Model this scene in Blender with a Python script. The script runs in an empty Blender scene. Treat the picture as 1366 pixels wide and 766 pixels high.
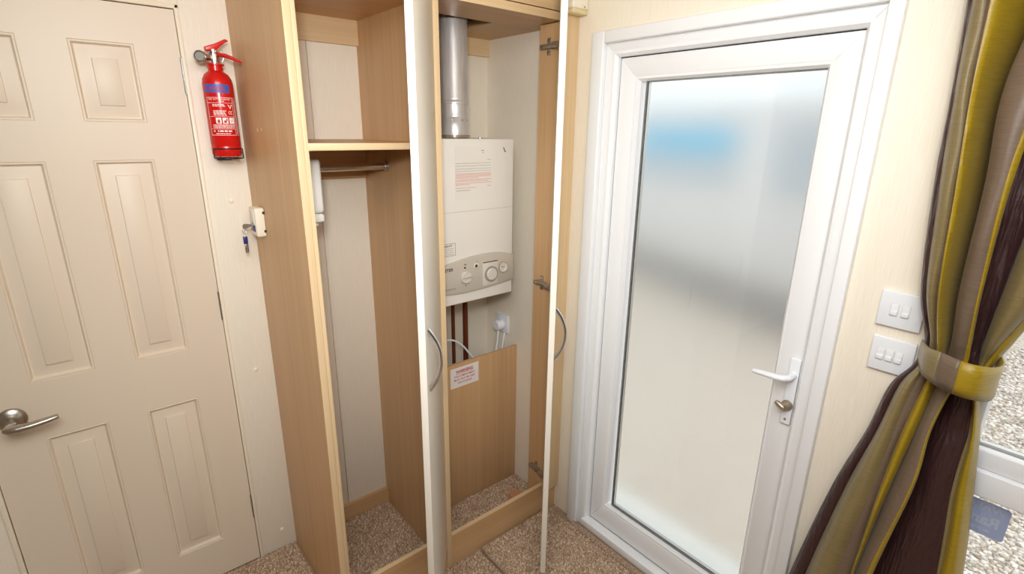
import bpy, bmesh, math, random
import numpy as np
from mathutils import Vector, Matrix

random.seed(7)
S = bpy.context.scene
COL = S.collection

# ------------------------------------------------------------------ camera
cam_d = bpy.data.cameras.new('camera')
cam_d.sensor_fit = 'HORIZONTAL'
cam_d.sensor_width = 36.0
cam_d.lens = 36.0 * 688.755 / 1366.0
cam_d.clip_start = 0.02
cam = bpy.data.objects.new('camera', cam_d)
COL.objects.link(cam)
yaw, pitch, roll = 0.8735, 0.2954, 0.0142
cy, sy, cp, sp = math.cos(yaw), math.sin(yaw), math.cos(pitch), math.sin(pitch)
F_ = Vector((cy * cp, sy * cp, -sp))
R0 = Vector((sy, -cy, 0))
U0 = R0.cross(F_)
R_ = R0 * math.cos(roll) + U0 * math.sin(roll)
U_ = -R0 * math.sin(roll) + U0 * math.cos(roll)
M = Matrix((R_, U_, -F_)).transposed().to_4x4()
M.translation = Vector((-1.4099, -1.8666, 1.6176))
cam.matrix_world = M
S.camera = cam

# ------------------------------------------------------------------ world, lights, exposure
W = bpy.data.worlds.new('overcast_sky')
S.world = W
W.use_nodes = True
wn = W.node_tree
wn.nodes['Background'].inputs['Color'].default_value = (0.97, 0.985, 1.0, 1)
wn.nodes['Background'].inputs['Strength'].default_value = 1.5

sun_d = bpy.data.lights.new('sun', 'SUN')
sun_d.energy = 1.7
sun_d.angle = math.radians(12)
sun_d.color = (1.0, 0.96, 0.9)
sun = bpy.data.objects.new('sun', sun_d)
COL.objects.link(sun)
sun.rotation_euler = (math.radians(28), math.radians(-12), 0)


def area(name, loc, target, sx, sy_, power, col):
    d = bpy.data.lights.new(name, 'AREA')
    d.shape = 'RECTANGLE'
    d.size, d.size_y = sx, sy_
    d.energy = power
    d.color = col
    o = bpy.data.objects.new(name, d)
    COL.objects.link(o)
    o.location = loc
    v = Vector(target) - Vector(loc)
    o.rotation_euler = v.to_track_quat('-Z', 'Y').to_euler()
    return o


area('ceiling_bounce', (-1.25, -1.65, 2.17), (-1.0, -1.3, 0.0), 1.3, 1.2, 47, (0.97, 0.985, 1.0))  # unseen area light standing in for flash bounced off the ceiling
area('room_fill', (-1.9, -3.6, 1.45), (-0.9, 0.0, 1.2), 1.8, 1.1, 2.5, (1.0, 0.99, 0.97))  # unseen fill light added inside the room; the front wall has no window
fd = bpy.data.lights.new('camera_flash', 'SPOT')
fd.energy = 80
fd.color = (1.0, 0.985, 0.965)
fd.spot_size = math.radians(105)
fd.spot_blend = 1.0
fd.shadow_soft_size = 0.10
fl_ = bpy.data.objects.new('camera_flash', fd)
COL.objects.link(fl_)
fl_.location = (-1.47, -1.95, 1.88)
fl_.rotation_euler = (Vector((-0.25, -0.30, 1.85)) - Vector(fl_.location)).to_track_quat('-Z', 'Y').to_euler()

vs = S.view_settings
vs.view_transform = 'Standard'
vs.look = 'None'
vs.gamma = 1.0
vs.use_curve_mapping = False
vs.exposure = -0.1
S.cycles.use_denoising = True
S.cycles.max_bounces = 10
S.cycles.transmission_bounces = 8
S.cycles.caustics_reflective = False


# ------------------------------------------------------------------ materials
def lin(c):
    r = []
    for v in c[:3]:
        v = v / 255.0
        r.append(v / 12.92 if v <= 0.04045 else ((v + 0.055) / 1.055) ** 2.4)
    return (r[0], r[1], r[2], 1.0)


def mat(name, rgb, rough=0.5, metal=0.0, **kw):
    m = bpy.data.materials.new(name)
    m.use_nodes = True
    b = m.node_tree.nodes['Principled BSDF']
    b.inputs['Base Color'].default_value = lin(rgb)
    b.inputs['Roughness'].default_value = rough
    b.inputs['Metallic'].default_value = metal
    for k, v in kw.items():
        b.inputs[k].default_value = v
    return m


def nd(m, t, **kw):
    n = m.node_tree.nodes.new(t)
    for k, v in kw.items():
        setattr(n, k, v)
    return n


def lk(m, a, b):
    m.node_tree.links.new(a, b)


def coords(m, scale):
    tc = nd(m, 'ShaderNodeTexCoord')
    mp = nd(m, 'ShaderNodeMapping')
    mp.inputs['Scale'].default_value = scale
    lk(m, tc.outputs['Object'], mp.inputs['Vector'])
    return mp.outputs['Vector']


def noise(m, vec, scale=1.0, detail=3.0, rough=0.55):
    n = nd(m, 'ShaderNodeTexNoise')
    n.inputs['Scale'].default_value = scale
    n.inputs['Detail'].default_value = detail
    n.inputs['Roughness'].default_value = rough
    lk(m, vec, n.inputs['Vector'])
    return n.outputs['Fac']


def ramp(m, fac, stops):
    r = nd(m, 'ShaderNodeValToRGB')
    e = r.color_ramp.elements
    while len(e) < len(stops):
        e.new(0.5)
    for i, (p, c) in enumerate(stops):
        e[i].position = p
        e[i].color = lin(c)
    lk(m, fac, r.inputs['Fac'])
    return r.outputs['Color']


def bump(m, fac, strength, dist):
    b = nd(m, 'ShaderNodeBump')
    b.inputs['Strength'].default_value = strength
    b.inputs['Distance'].default_value = dist
    lk(m, fac, b.inputs['Height'])
    lk(m, b.outputs['Normal'], m.node_tree.nodes['Principled BSDF'].inputs['Normal'])


def base(m):
    return m.node_tree.nodes['Principled BSDF'].inputs['Base Color']


def wood(name, a, b, axis, rough=0.42):
    """straight-grained laminate; the grain runs along the given axis"""
    m = mat(name, a, rough)
    sc = [170.0, 170.0, 170.0]
    sc['XYZ'.index(axis)] = 2.2
    v = coords(m, sc)
    sc2 = [26.0, 26.0, 26.0]
    sc2['XYZ'.index(axis)] = 0.7
    v2 = coords(m, sc2)
    mx = nd(m, 'ShaderNodeMath', operation='ADD')
    lk(m, noise(m, v, 1.0, 2.0), mx.inputs[0])
    lk(m, noise(m, v2, 1.0, 2.0), mx.inputs[1])
    h = nd(m, 'ShaderNodeMath', operation='MULTIPLY')
    h.inputs[1].default_value = 0.5
    lk(m, mx.outputs[0], h.inputs[0])
    lk(m, ramp(m, h.outputs[0], [(0.3, b), (0.7, a)]), base(m))
    return m


WOOD_Z = wood('oak_laminate_vertical', (213, 176, 130), (195, 154, 110), 'Z')
WOOD_X = wood('oak_laminate_long', (213, 176, 130), (195, 154, 110), 'X')
WOOD_Y = wood('oak_laminate_deep', (213, 176, 130), (195, 154, 110), 'Y')
EDGE_Z = wood('oak_edging_vertical', (230, 203, 161), (216, 186, 143), 'Z')
EDGE_X = wood('oak_edging_long', (230, 203, 161), (216, 186, 143), 'X')

WALL = mat('cream_wallboard', (236, 227, 208), 0.6)
_v = coords(WALL, (420, 420, 14))
_n = noise(WALL, _v, 1.0, 3.0)
lk(WALL, ramp(WALL, _n, [(0.3, (235, 224, 205)), (0.7, (242, 234, 218))]), base(WALL))
bump(WALL, _n, 0.07, 0.0006)

DOORPAINT = mat('cream_door_paint', (228, 214, 193), 0.42)
_v = coords(DOORPAINT, (9, 40, 320))
bump(DOORPAINT, noise(DOORPAINT, _v, 1.0, 3.0), 0.16, 0.0009)
TRIMCREAM = mat('cream_trim', (243, 233, 211), 0.4)
UPVC = mat('white_upvc', (235, 236, 237), 0.28)
WHITEP = mat('white_plastic', (233, 236, 240), 0.35)
CREAMP = mat('cream_plastic', (240, 232, 212), 0.4)
UNITP = mat('white_unit_plastic', (244, 243, 236), 0.35)
AMBER = mat('yellowed_plastic', (222, 205, 160), 0.4)
DOORWHITE = mat('ivory_foil', (236, 229, 216), 0.4)
SEAL = mat('grey_glazing_seal', (112, 118, 120), 0.5)
GASKET = mat('dark_gasket', (48, 50, 52), 0.6)
STEEL = mat('brushed_steel', (196, 194, 190), 0.28, 1.0)
NICKEL = mat('satin_nickel', (186, 180, 170), 0.3, 1.0)
CHROME = mat('chrome', (214, 214, 216), 0.15, 1.0)
DARKMETAL = mat('hinge_steel', (172, 160, 142), 0.3, 0.65)
BRONZE = mat('worn_brass', (172, 158, 138), 0.38, 0.7)
COPPER = mat('aged_copper', (116, 62, 38), 0.45, 0.6)
RED = mat('gloss_red', (205, 22, 18), 0.22)
REDL = mat('red_lever', (214, 30, 24), 0.3)
BLUE = mat('label_blue', (62, 96, 178), 0.4)
NAVY = mat('navy_plastic', (40, 42, 110), 0.4)
PRINTW = mat('white_print', (244, 236, 232), 0.5)
PRINTR = mat('red_print', (192, 40, 52), 0.5)
PRINTP = mat('faded_red_print', (222, 140, 128), 0.6)
PRINTG = mat('grey_print', (150, 146, 140), 0.6)
PRINTK = mat('dark_print', (58, 54, 52), 0.6)
PAPER = mat('label_paper', (240, 236, 232), 0.6)
PAPER2 = mat('notice_film', (234, 230, 221), 0.35)
BLACK = mat('black_steel', (28, 26, 26), 0.4)
DARKHOLE = mat('dark_plastic', (45, 42, 40), 0.5)
BOILERW = mat('boiler_enamel', (235, 231, 222), 0.3)
BOILERG = mat('boiler_grey', (196, 188, 174), 0.35)
BOILERS = mat('boiler_pale_grey', (212, 205, 193), 0.35)
CORK = mat('terracotta_plastic', (190, 140, 104), 0.6)

FLUE = mat('dull_aluminium', (215, 214, 212), 0.33, 0.55)
_v = coords(FLUE, (60, 60, 7))
lk(FLUE, ramp(FLUE, noise(FLUE, _v, 1.0, 3.0), [(0.3, (202, 201, 200)), (0.7, (236, 235, 234))]), base(FLUE))

CARPET = mat('taupe_carpet', (165, 140, 116), 0.95)
_v = coords(CARPET, (1, 1, 1))
_n = noise(CARPET, _v, 420.0, 2.0, 0.7)
_n2 = noise(CARPET, _v, 170.0, 3.0, 0.8)
_m = nd(CARPET, 'ShaderNodeMath', operation='ADD')
lk(CARPET, _n, _m.inputs[0])
lk(CARPET, _n2, _m.inputs[1])
_h = nd(CARPET, 'ShaderNodeMath', operation='MULTIPLY')
_h.inputs[1].default_value = 0.5
lk(CARPET, _m.outputs[0], _h.inputs[0])
lk(CARPET, ramp(CARPET, _h.outputs[0], [(0.34, (104, 78, 58)), (0.45, (152, 122, 96)), (0.53, (184, 156, 130)), (0.62, (232, 214, 192))]), base(CARPET))
bump(CARPET, _h.outputs[0], 1.0, 0.006)


def silk(name, rgb, rough=0.38):
    m = mat(name, rgb, rough)
    b = m.node_tree.nodes['Principled BSDF']
    b.inputs['Sheen Weight'].default_value = 0.12
    b.inputs['Sheen Roughness'].default_value = 0.35
    v = coords(m, (28, 28, 420))
    n = noise(m, v, 1.0, 4.0, 0.7)
    dk = tuple(c * 0.88 for c in rgb)
    lt = tuple(min(255, c * 1.08) for c in rgb)
    lk(m, ramp(m, n, [(0.3, dk), (0.62, rgb), (0.8, lt)]), base(m))
    v2 = coords(m, (16, 16, 60))
    n2 = noise(m, v2, 1.0, 3.0, 0.6)
    a = nd(m, 'ShaderNodeMath', operation='ADD')
    lk(m, n, a.inputs[0])
    lk(m, n2, a.inputs[1])
    bump(m, a.outputs[0], 0.28, 0.0025)
    return m


SILK_BROWN = silk('silk_dark_brown', (62, 37, 36))
_v = coords(SILK_BROWN, (150, 150, 16))
_b2 = nd(SILK_BROWN, 'ShaderNodeBump')
_b2.inputs['Strength'].default_value = 0.7
_b2.inputs['Distance'].default_value = 0.006
lk(SILK_BROWN, noise(SILK_BROWN, _v, 1.0, 2.0, 0.5), _b2.inputs['Height'])
for _n3 in SILK_BROWN.node_tree.nodes:
    if _n3.type == 'BUMP' and _n3 != _b2:
        lk(SILK_BROWN, _b2.outputs['Normal'], _n3.inputs['Normal'])
SILK_TAN = silk('silk_olive_tan', (136, 119, 78))
SILK_GREY = silk('silk_mushroom', (116, 97, 80))
SILK_GOLD = silk('silk_gold', (164, 136, 26), 0.34)

FROST = mat('obscure_glass', (250, 252, 252), 0.23, 0.0)
_b = FROST.node_tree.nodes['Principled BSDF']
_b.inputs['Transmission Weight'].default_value = 1.0
_b.inputs['IOR'].default_value = 1.4
_v = coords(FROST, (1, 1, 1))
bump(FROST, noise(FROST, _v, 260.0, 2.0), 0.10, 0.001)

GLASS = bpy.data.materials.new('clear_glass')
GLASS.use_nodes = True
_t = GLASS.node_tree
_t.nodes.remove(_t.nodes['Principled BSDF'])
_tr = _t.nodes.new('ShaderNodeBsdfTransparent')
_tr.inputs['Color'].default_value = (0.95, 0.97, 0.97, 1)
_gl = _t.nodes.new('ShaderNodeBsdfGlossy')
_gl.inputs['Roughness'].default_value = 0.02
_mx = _t.nodes.new('ShaderNodeMixShader')
_mx.inputs['Fac'].default_value = 0.06
_t.links.new(_tr.outputs[0], _mx.inputs[1])
_t.links.new(_gl.outputs[0], _mx.inputs[2])
_t.links.new(_mx.outputs[0], _t.nodes['Material Output'].inputs['Surface'])



def film(name, rgb):
    m = bpy.data.materials.new(name)
    m.use_nodes = True
    t_ = m.node_tree
    t_.nodes.remove(t_.nodes['Principled BSDF'])
    a = t_.nodes.new('ShaderNodeBsdfDiffuse')
    b = t_.nodes.new('ShaderNodeBsdfTranslucent')
    x = t_.nodes.new('ShaderNodeMixShader')
    a.inputs['Color'].default_value = lin(rgb)
    b.inputs['Color'].default_value = lin(rgb)
    x.inputs['Fac'].default_value = 0.6
    t_.links.new(a.outputs[0], x.inputs[1])
    t_.links.new(b.outputs[0], x.inputs[2])
    t_.links.new(x.outputs[0], t_.nodes['Material Output'].inputs['Surface'])
    return m


STICKER = film('blue_grey_sticker', (194, 200, 220))
STICKLET = film('pale_sticker_letters', (250, 250, 252))
GROUND = mat('gravel_bed', (206, 194, 174), 0.95)
_v = coords(GROUND, (1, 1, 1))
lk(GROUND, ramp(GROUND, noise(GROUND, _v, 34.0, 4.0, 0.7), [(0.35, (166, 154, 142)), (0.5, (196, 185, 174)), (0.65, (219, 210, 200))]), base(GROUND))
STONE = mat('gravel_stone', (200, 190, 172), 0.9)
_oi = nd(STONE, 'ShaderNodeNewGeometry')
lk(STONE, ramp(STONE, _oi.outputs['Random Per Island'], [(0.0, (158, 142, 126)), (0.3, (206, 196, 184)), (0.65, (236, 232, 226)), (0.95, (182, 176, 172))]), base(STONE))
STEPW = mat('pale_deck_board', (246, 246, 242), 0.6)
VANBODY = mat('caravan_cladding', (226, 226, 228), 0.5)
VANSKIRT = mat('caravan_skirt', (152, 152, 154), 0.7)
VANGLASS = mat('caravan_window', (186, 196, 206), 0.2)
VANBLUE = mat('blue_blind', (48, 190, 238), 0.6)


# ------------------------------------------------------------------ mesh helper
class MB:
    def __init__(self):
        self.bm = bmesh.new()
        self.mi = 0

    def _merge(self, tmp, mi):
        me = bpy.data.meshes.new('tmp')
        for f in tmp.faces:
            f.material_index = mi
        tmp.to_mesh(me)
        tmp.free()
        self.bm.from_mesh(me)
        bpy.data.meshes.remove(me)

    def box(self, x0, x1, y0, y1, z0, z1, bev=0.0, seg=2, mi=0, mtx=None):
        t = bmesh.new()
        bmesh.ops.create_cube(t, size=1.0)
        for v in t.verts:
            v.co = Vector(((x0 + x1) / 2 + v.co.x * (x1 - x0), (y0 + y1) / 2 + v.co.y * (y1 - y0), (z0 + z1) / 2 + v.co.z * (z1 - z0)))
        if bev:
            bmesh.ops.bevel(t, geom=list(t.edges), offset=bev, segments=seg, profile=0.5, affect='EDGES')
        if mtx is not None:
            bmesh.ops.transform(t, matrix=mtx, verts=t.verts)
        bmesh.ops.recalc_face_normals(t, faces=t.faces)
        self._merge(t, mi)
        return self

    def lathe(self, prof, org=(0, 0, 0), axis=(0, 0, 1), seg=32, mi=0):
        """profile of (radius, height) turned about the axis"""
        t = bmesh.new()
        q = Vector((0, 0, 1)).rotation_difference(Vector(axis).normalized())
        rings = []
        for r, h in prof:
            if r < 1e-6:
                rings.append([t.verts.new(Vector(org) + q @ Vector((0, 0, h)))])
            else:
                rings.append([t.verts.new(Vector(org) + q @ Vector((r * math.cos(2 * math.pi * k / seg), r * math.sin(2 * math.pi * k / seg), h))) for k in range(seg)])
        for a, b in zip(rings, rings[1:]):
            for k in range(seg):
                k2 = (k + 1) % seg
                if len(a) == 1 and len(b) == 1:
                    continue
                if len(a) == 1:
                    t.faces.new((a[0], b[k], b[k2]))
                elif len(b) == 1:
                    t.faces.new((a[k], a[k2], b[0]))
                else:
                    t.faces.new((a[k], a[k2], b[k2], b[k]))
        bmesh.ops.recalc_face_normals(t, faces=t.faces)
        self._merge(t, mi)
        return self

    def tube(self, pts, r, seg=12, mi=0, flat=1.0, up=None):
        """round or flattened bar swept along points; r may be a list"""
        t = bmesh.new()
        pts = [Vector(p) for p in pts]
        n = len(pts)
        rr = r if isinstance(r, (list, tuple)) else [r] * n
        prev = None
        rings = []
        for i, p in enumerate(pts):
            d = (pts[min(i + 1, n - 1)] - pts[max(i - 1, 0)]).normalized()
            ref = Vector(up) if up is not None else (prev if prev is not None else (Vector((0, 0, 1)) if abs(d.z) < 0.9 else Vector((1, 0, 0))))
            s = d.cross(ref).normalized()
            u = s.cross(d).normalized()
            prev = u
            rings.append([t.verts.new(p + s * (rr[i] * math.cos(2 * math.pi * k / seg)) + u * (rr[i] * flat * math.sin(2 * math.pi * k / seg))) for k in range(seg)])
        for a, b in zip(rings, rings[1:]):
            for k in range(seg):
                t.faces.new((a[k], a[(k + 1) % seg], b[(k + 1) % seg], b[k]))
        t.faces.new(rings[0])
        t.faces.new(rings[-1])
        bmesh.ops.recalc_face_normals(t, faces=t.faces)
        self._merge(t, mi)
        return self

    def prism(self, poly, d, mi=0, bev=0.0):
        """polygon of 3D points pushed along the vector d"""
        t = bmesh.new()
        vs_ = [t.verts.new(p) for p in poly]
        f = t.faces.new(vs_)
        r = bmesh.ops.extrude_face_region(t, geom=[f])
        bmesh.ops.translate(t, vec=Vector(d), verts=[g for g in r['geom'] if isinstance(g, bmesh.types.BMVert)])
        if bev:
            bmesh.ops.bevel(t, geom=list(t.edges), offset=bev, segments=2, profile=0.5, affect='EDGES')
        bmesh.ops.recalc_face_normals(t, faces=t.faces)
        self._merge(t, mi)
        return self

    def build(self, name, m, parent=None, smooth=35):
        me = bpy.data.meshes.new(name)
        if parent is not None:
            wl = world_loc(parent)
            bmesh.ops.translate(self.bm, vec=-wl, verts=self.bm.verts)
        self.bm.to_mesh(me)
        self.bm.free()
        return link(name, me, m, parent, smooth)


def world_loc(o):
    v = Vector((0, 0, 0))
    while o is not None:
        v += o.location
        o = o.parent
    return v


def link(name, me, m, parent=None, smooth=35):
    for x in (m if isinstance(m, (list, tuple)) else [m]):
        me.materials.append(x)
    if smooth:
        me.shade_smooth()
        me.set_sharp_from_angle(angle=math.radians(smooth))
    o = bpy.data.objects.new(name, me)
    COL.objects.link(o)
    if parent is not None:
        o.parent = parent
    return o


def thing(name, label, cat, loc, group=None):
    o = bpy.data.objects.new(name, None)
    COL.objects.link(o)
    o.location = loc
    o.empty_display_size = 0.05
    o['label'] = label
    o['category'] = cat
    if group:
        o['group'] = group
    return o


def tag(o, label, cat, group=None):
    o['label'] = label
    o['category'] = cat
    if group:
        o['group'] = group
    return o


def struct(o):
    o['kind'] = 'structure'
    return o


def sroot(name, loc=(0, 0, 0)):
    o = bpy.data.objects.new(name, None)
    COL.objects.link(o)
    o.location = loc
    o['kind'] = 'structure'
    return o


def BX(*a, **k):
    return MB().box(*a, **k)


def text_mesh(s, w, h, bold=0.0):
    """flat letters fitted into a w x h box, lower-left at the origin"""
    c = bpy.data.curves.new('letters', 'FONT')
    c.body = s
    c.size = 1.0
    c.resolution_u = 3
    c.offset = bold
    o = bpy.data.objects.new('letters', c)
    COL.objects.link(o)
    dg = bpy.context.evaluated_depsgraph_get()
    dg.update()
    me = bpy.data.meshes.new_from_object(o.evaluated_get(dg))
    bpy.data.objects.remove(o)
    bpy.data.curves.remove(c)
    n = len(me.vertices)
    co = np.zeros(n * 3)
    me.vertices.foreach_get('co', co)
    co = co.reshape(-1, 3)
    lo, hi = co.min(0), co.max(0)
    sx = w / (hi[0] - lo[0])
    sz = h / (hi[1] - lo[1]) if h else sx
    co = (co - lo) * np.array([sx, sz, 0])
    fs = [tuple(p.vertices) for p in me.polygons]
    bpy.data.meshes.remove(me)
    return co, fs


class Print:
    """flat print collected into one mesh: letters, bars and shapes through a mapping (a, b) -> world"""
    def __init__(self, fn):
        self.fn = fn
        self.v, self.f, self.mi = [], [], []

    def add(self, pts, faces, mi=0, lift=0.0):
        b = len(self.v)
        self.v += [self.fn(p[0], p[1], lift) for p in pts]
        for f in faces:
            self.f.append(tuple(b + i for i in f))
            self.mi.append(mi)

    def text(self, s, a, b, w, h, mi=0, lift=0.0, bold=0.0):
        co, fs = text_mesh(s, w, h, bold)
        self.add([(a + c[0], b + c[1]) for c in co], fs, mi, lift)

    def rect(self, a0, a1, b0, b1, mi=0, lift=0.0, n=1):
        pts = []
        for i in range(n + 1):
            a = a0 + (a1 - a0) * i / n
            pts += [(a, b0), (a, b1)]
        self.add(pts, [(2 * i, 2 * i + 2, 2 * i + 3, 2 * i + 1) for i in range(n)], mi, lift)

    def frame(self, a0, a1, b0, b1, t, mi=0, n=1):
        self.rect(a0, a1, b0, b0 + t, mi, n=n)
        self.rect(a0, a1, b1 - t, b1, mi, n=n)
        self.rect(a0, a0 + t, b0, b1, mi)
        self.rect(a1 - t, a1, b0, b1, mi)

    def words(self, a0, a1, b, h, mi=0, rnd=random):
        a = a0
        while a < a1 - h:
            w = min(h * rnd.uniform(1.2, 4.5), a1 - a)
            self.rect(a, a + w, b, b + h, mi)
            a += w + h * 0.6

    def disc(self, a, b, r, mi=0, n=18, lift=0.0):
        pts = [(a + r * math.cos(2 * math.pi * k / n), b + r * math.sin(2 * math.pi * k / n)) for k in range(n)]
        self.add(pts, [tuple(range(n))], mi, lift)

    def poly(self, pts, mi=0, lift=0.0):
        self.add(pts, [tuple(range(len(pts)))], mi, lift)

    def build(self, name, mats, parent):
        me = bpy.data.meshes.new(name)
        wl = world_loc(parent)
        me.from_pydata([tuple(Vector(p) - wl) for p in self.v], [], self.f)
        o = link(name, me, mats, parent, 0)
        o['kind'] = 'stuff'
        for p, i in zip(me.polygons, self.mi):
            p.material_index = i
        return o


# ------------------------------------------------------------------ room shell
D = 0.5054            # depth of the fitted wardrobe
CEIL = 2.22
struct(BX(-4.2, 0.0, -7.4, 0.06, -0.08, 0.0).build('floor', CARPET))
struct(BX(-4.26, 0.06, -7.46, 0.06, CEIL, CEIL + 0.05).build('ceiling', WALL))

# back wall: boards with a fine joint, a hole for the inner door
wb = sroot('wall_back')
BX(-4.26, -1.741, 0.0, 0.06, 0.0, CEIL).build('wall_board', WALL, wb)
BX(-1.741, -1.1003, 0.0, 0.06, 1.947, CEIL).build('wall_board', WALL, wb)
BX(-1.1003, -0.7475, 0.0, 0.06, 0.0, CEIL, bev=0.0025).build('wall_board', WALL, wb)
BX(-0.7455, 0.06, 0.0, 0.06, 0.0, CEIL, bev=0.0025).build('wall_board', WALL, wb)
BX(-1.741, -1.1003, 0.052, 0.06, 0.0, 1.947).build('wall_board', WALL, wb)
for x, z in ((-1.034, 1.385), (-1.033, 0.787), (-1.021, 0.085)):
    MB().lathe([(0.0075, 0.0), (0.007, 0.0025), (0.004, 0.004), (0, 0.0045)], (x, 0, z), (0, -1, 0), 14).build('screw_cap', CREAMP, wb)

# right wall with the outer door and the low window
DY0, DY1 = -1.452, -0.615     # outer door hole
WY0, WY1 = -3.05, -1.705      # window hole
WZ0, WZ1 = 0.10, 1.98
wr = sroot('wall_right')
BX(0.0, 0.06, DY1, 0.0, -0.45, CEIL).build('wall_board', WALL, wr)
BX(0.0, 0.06, DY0, DY1, 1.91, CEIL).build('wall_board', WALL, wr)
BX(0.0, 0.06, DY0, DY1, -0.45, 0.004).build('wall_board', WALL, wr)
BX(0.0, 0.06, WY1, DY0, -0.45, CEIL).build('wall_board', WALL, wr)
BX(0.0, 0.06, WY0, WY1, WZ1, CEIL).build('wall_board', WALL, wr)
BX(0.0, 0.06, WY0, WY1, -0.45, WZ0).build('wall_board', WALL, wr)
BX(0.0, 0.06, -7.46, WY0, -0.45, CEIL).build('wall_board', WALL, wr)
struct(BX(-4.26, -4.2, -7.46, 0.0, 0.0, CEIL).build('wall_left', WALL))
struct(BX(-4.2, 0.0, -7.46, -7.4, 0.0, CEIL).build('wall_front', WALL))

# ------------------------------------------------------------------ inner door (six moulded panels)
dl, pd, pc, pa, pb, dr = -1.7254, -1.6094, -1.4623, -1.3633, -1.2206, -1.1125
dz = [0.006, 0.1584, 0.7409, 0.9166, 1.5208, 1.6233, 1.8306, 1.93]
d1 = sroot('door_1', (dr, 0.0, 0.0))
bm = bmesh.new()
xs = [dl, pd, pc, pa, pb, dr]


def quad(b, x0, x1, z0, z1, y):
    b.faces.new([b.verts.new((x0, y, z0)), b.verts.new((x1, y, z0)), b.verts.new((x1, y, z1)), b.verts.new((x0, y, z1))])


for i in range(5):
    for j in range(7):
        if i in (1, 3) and j in (1, 3, 5):
            prevr = None
            for off, y in ((0, 0), (0.0015, 0.0018), (0.003, 0.0006), (0.006, 0.0008), (0.0105, 0.0105), (0.0125, 0.0110), (0.043, 0.0050), (0.0437, 0.0008), (0.0455, 0.0)):
                r = [bm.verts.new(p) for p in ((xs[i] + off, y, dz[j] + off), (xs[i + 1] - off, y, dz[j] + off), (xs[i + 1] - off, y, dz[j + 1] - off), (xs[i] + off, y, dz[j + 1] - off))]
                if prevr:
                    for k in range(4):
                        bm.faces.new((prevr[k], prevr[(k + 1) % 4], r[(k + 1) % 4], r[k]))
                prevr = r
            bm.faces.new(prevr)
        else:
            quad(bm, xs[i], xs[i + 1], dz[j], dz[j + 1], 0.0)
# edges and back of the slab
for q in (((dl, 0, dz[0]), (dl, 0.035, dz[0]), (dl, 0.035, dz[-1]), (dl, 0, dz[-1])),
          ((dr, 0, dz[0]), (dr, 0, dz[-1]), (dr, 0.035, dz[-1]), (dr, 0.035, dz[0])),
          ((dl, 0, dz[-1]), (dl, 0.035, dz[-1]), (dr, 0.035, dz[-1]), (dr, 0, dz[-1])),
          ((dl, 0, dz[0]), (dr, 0, dz[0]), (dr, 0.035, dz[0]), (dl, 0.035, dz[0])),
          ((dl, 0.035, dz[0]), (dr, 0.035, dz[0]), (dr, 0.035, dz[-1]), (dl, 0.035, dz[-1]))):
    bm.faces.new([bm.verts.new(p) for p in q])
bmesh.ops.remove_doubles(bm, verts=bm.verts, dist=1e-5)
bmesh.ops.recalc_face_normals(bm, faces=bm.faces)
mb = MB()
mb.bm.free()
mb.bm = bm
mb.build('door_leaf', DOORPAINT, d1, 25)
for z in (1.755, 1.045, 0.245):
    m_ = MB()
    m_.box(-1.1145, -1.1098, -0.0025, 0.002, z - 0.05, z + 0.05, 0.0008)
    for k in range(5):
        m_.lathe([(0.003, 0.0), (0.003, 0.0185)], (-1.1121, -0.002, z - 0.05 + 0.02 * k + 0.0007), (0, 0, 1), 10)
    m_.build('door_hinge', STEEL, d1)
ho = MB().lathe([(0.0335, 0.0), (0.0335, 0.004), (0.031, 0.0075), (0.02, 0.0115), (0.0135, 0.014), (0.0125, 0.045), (0, 0.045)], (-1.664, 0, 0.823), (0, -1, 0), 40).build('lever_rose', NICKEL, d1)
MB().tube([(-1.676, -0.046, 0.8165), (-1.668, -0.052, 0.8155), (-1.650, -0.055, 0.8155), (-1.62, -0.057, 0.817), (-1.59, -0.056, 0.820), (-1.568, -0.054, 0.823), (-1.564, -0.0535, 0.8235)],
          [0.012, 0.0145, 0.0138, 0.012, 0.0105, 0.009, 0.007], 14, flat=0.8).build('lever_handle', NICKEL, d1)
struct(BX(-1.1105, -1.0995, -0.006, 0.052, 0.0, 1.945, bev=0.0025).build('trim_1', TRIMCREAM))
struct(BX(-1.7384, -1.0995, -0.006, 0.052, 1.9325, 1.947, bev=0.0025).build('trim_2', TRIMCREAM))
struct(BX(-1.741, -1.7275, -0.006, 0.052, 0.0, 1.9325, bev=0.0025).build('trim_3', TRIMCREAM))
struct(BX(-1.7275, -1.1105, 0.037, 0.052, 0.0, 1.9325).build('trim_4', GASKET))

# ------------------------------------------------------------------ outer door
LX = 0.02                      # inner face of the leaf
LY0, LY1, LZ0, LZ1 = -1.392, -0.697, 0.069, 1.844
GY0, GY1, GZ0, GZ1 = -1.322, -0.795, 0.183, 1.772


def ring(name, m, par, y0, y1, z0, z1, w, x0, x1, bev=0.0, bottom=True, wb_=None):
    """mitred frame of one profile around a rectangle"""
    t = MB()
    ww = wb_ if wb_ is not None else w
    zi0 = z0 + (ww if bottom else 0)
    for poly in (
        [(x1, y0, z0), (x1, y0, z1), (x1, y0 + w, z1 - w), (x1, y0 + w, zi0)],
        [(x1, y1, z0), (x1, y1, z1), (x1, y1 - w, z1 - w), (x1, y1 - w, zi0)],
        [(x1, y0, z1), (x1, y1, z1), (x1, y1 - w, z1 - w), (x1, y0 + w, z1 - w)],
    ) + (([(x1, y0, z0), (x1, y1, z0), (x1, y1 - w, zi0), (x1, y0 + w, zi0)],) if bottom else ()):
        t.prism(poly, (x0 - x1, 0, 0), bev=bev)
    return t.build(name, m, par)


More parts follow.
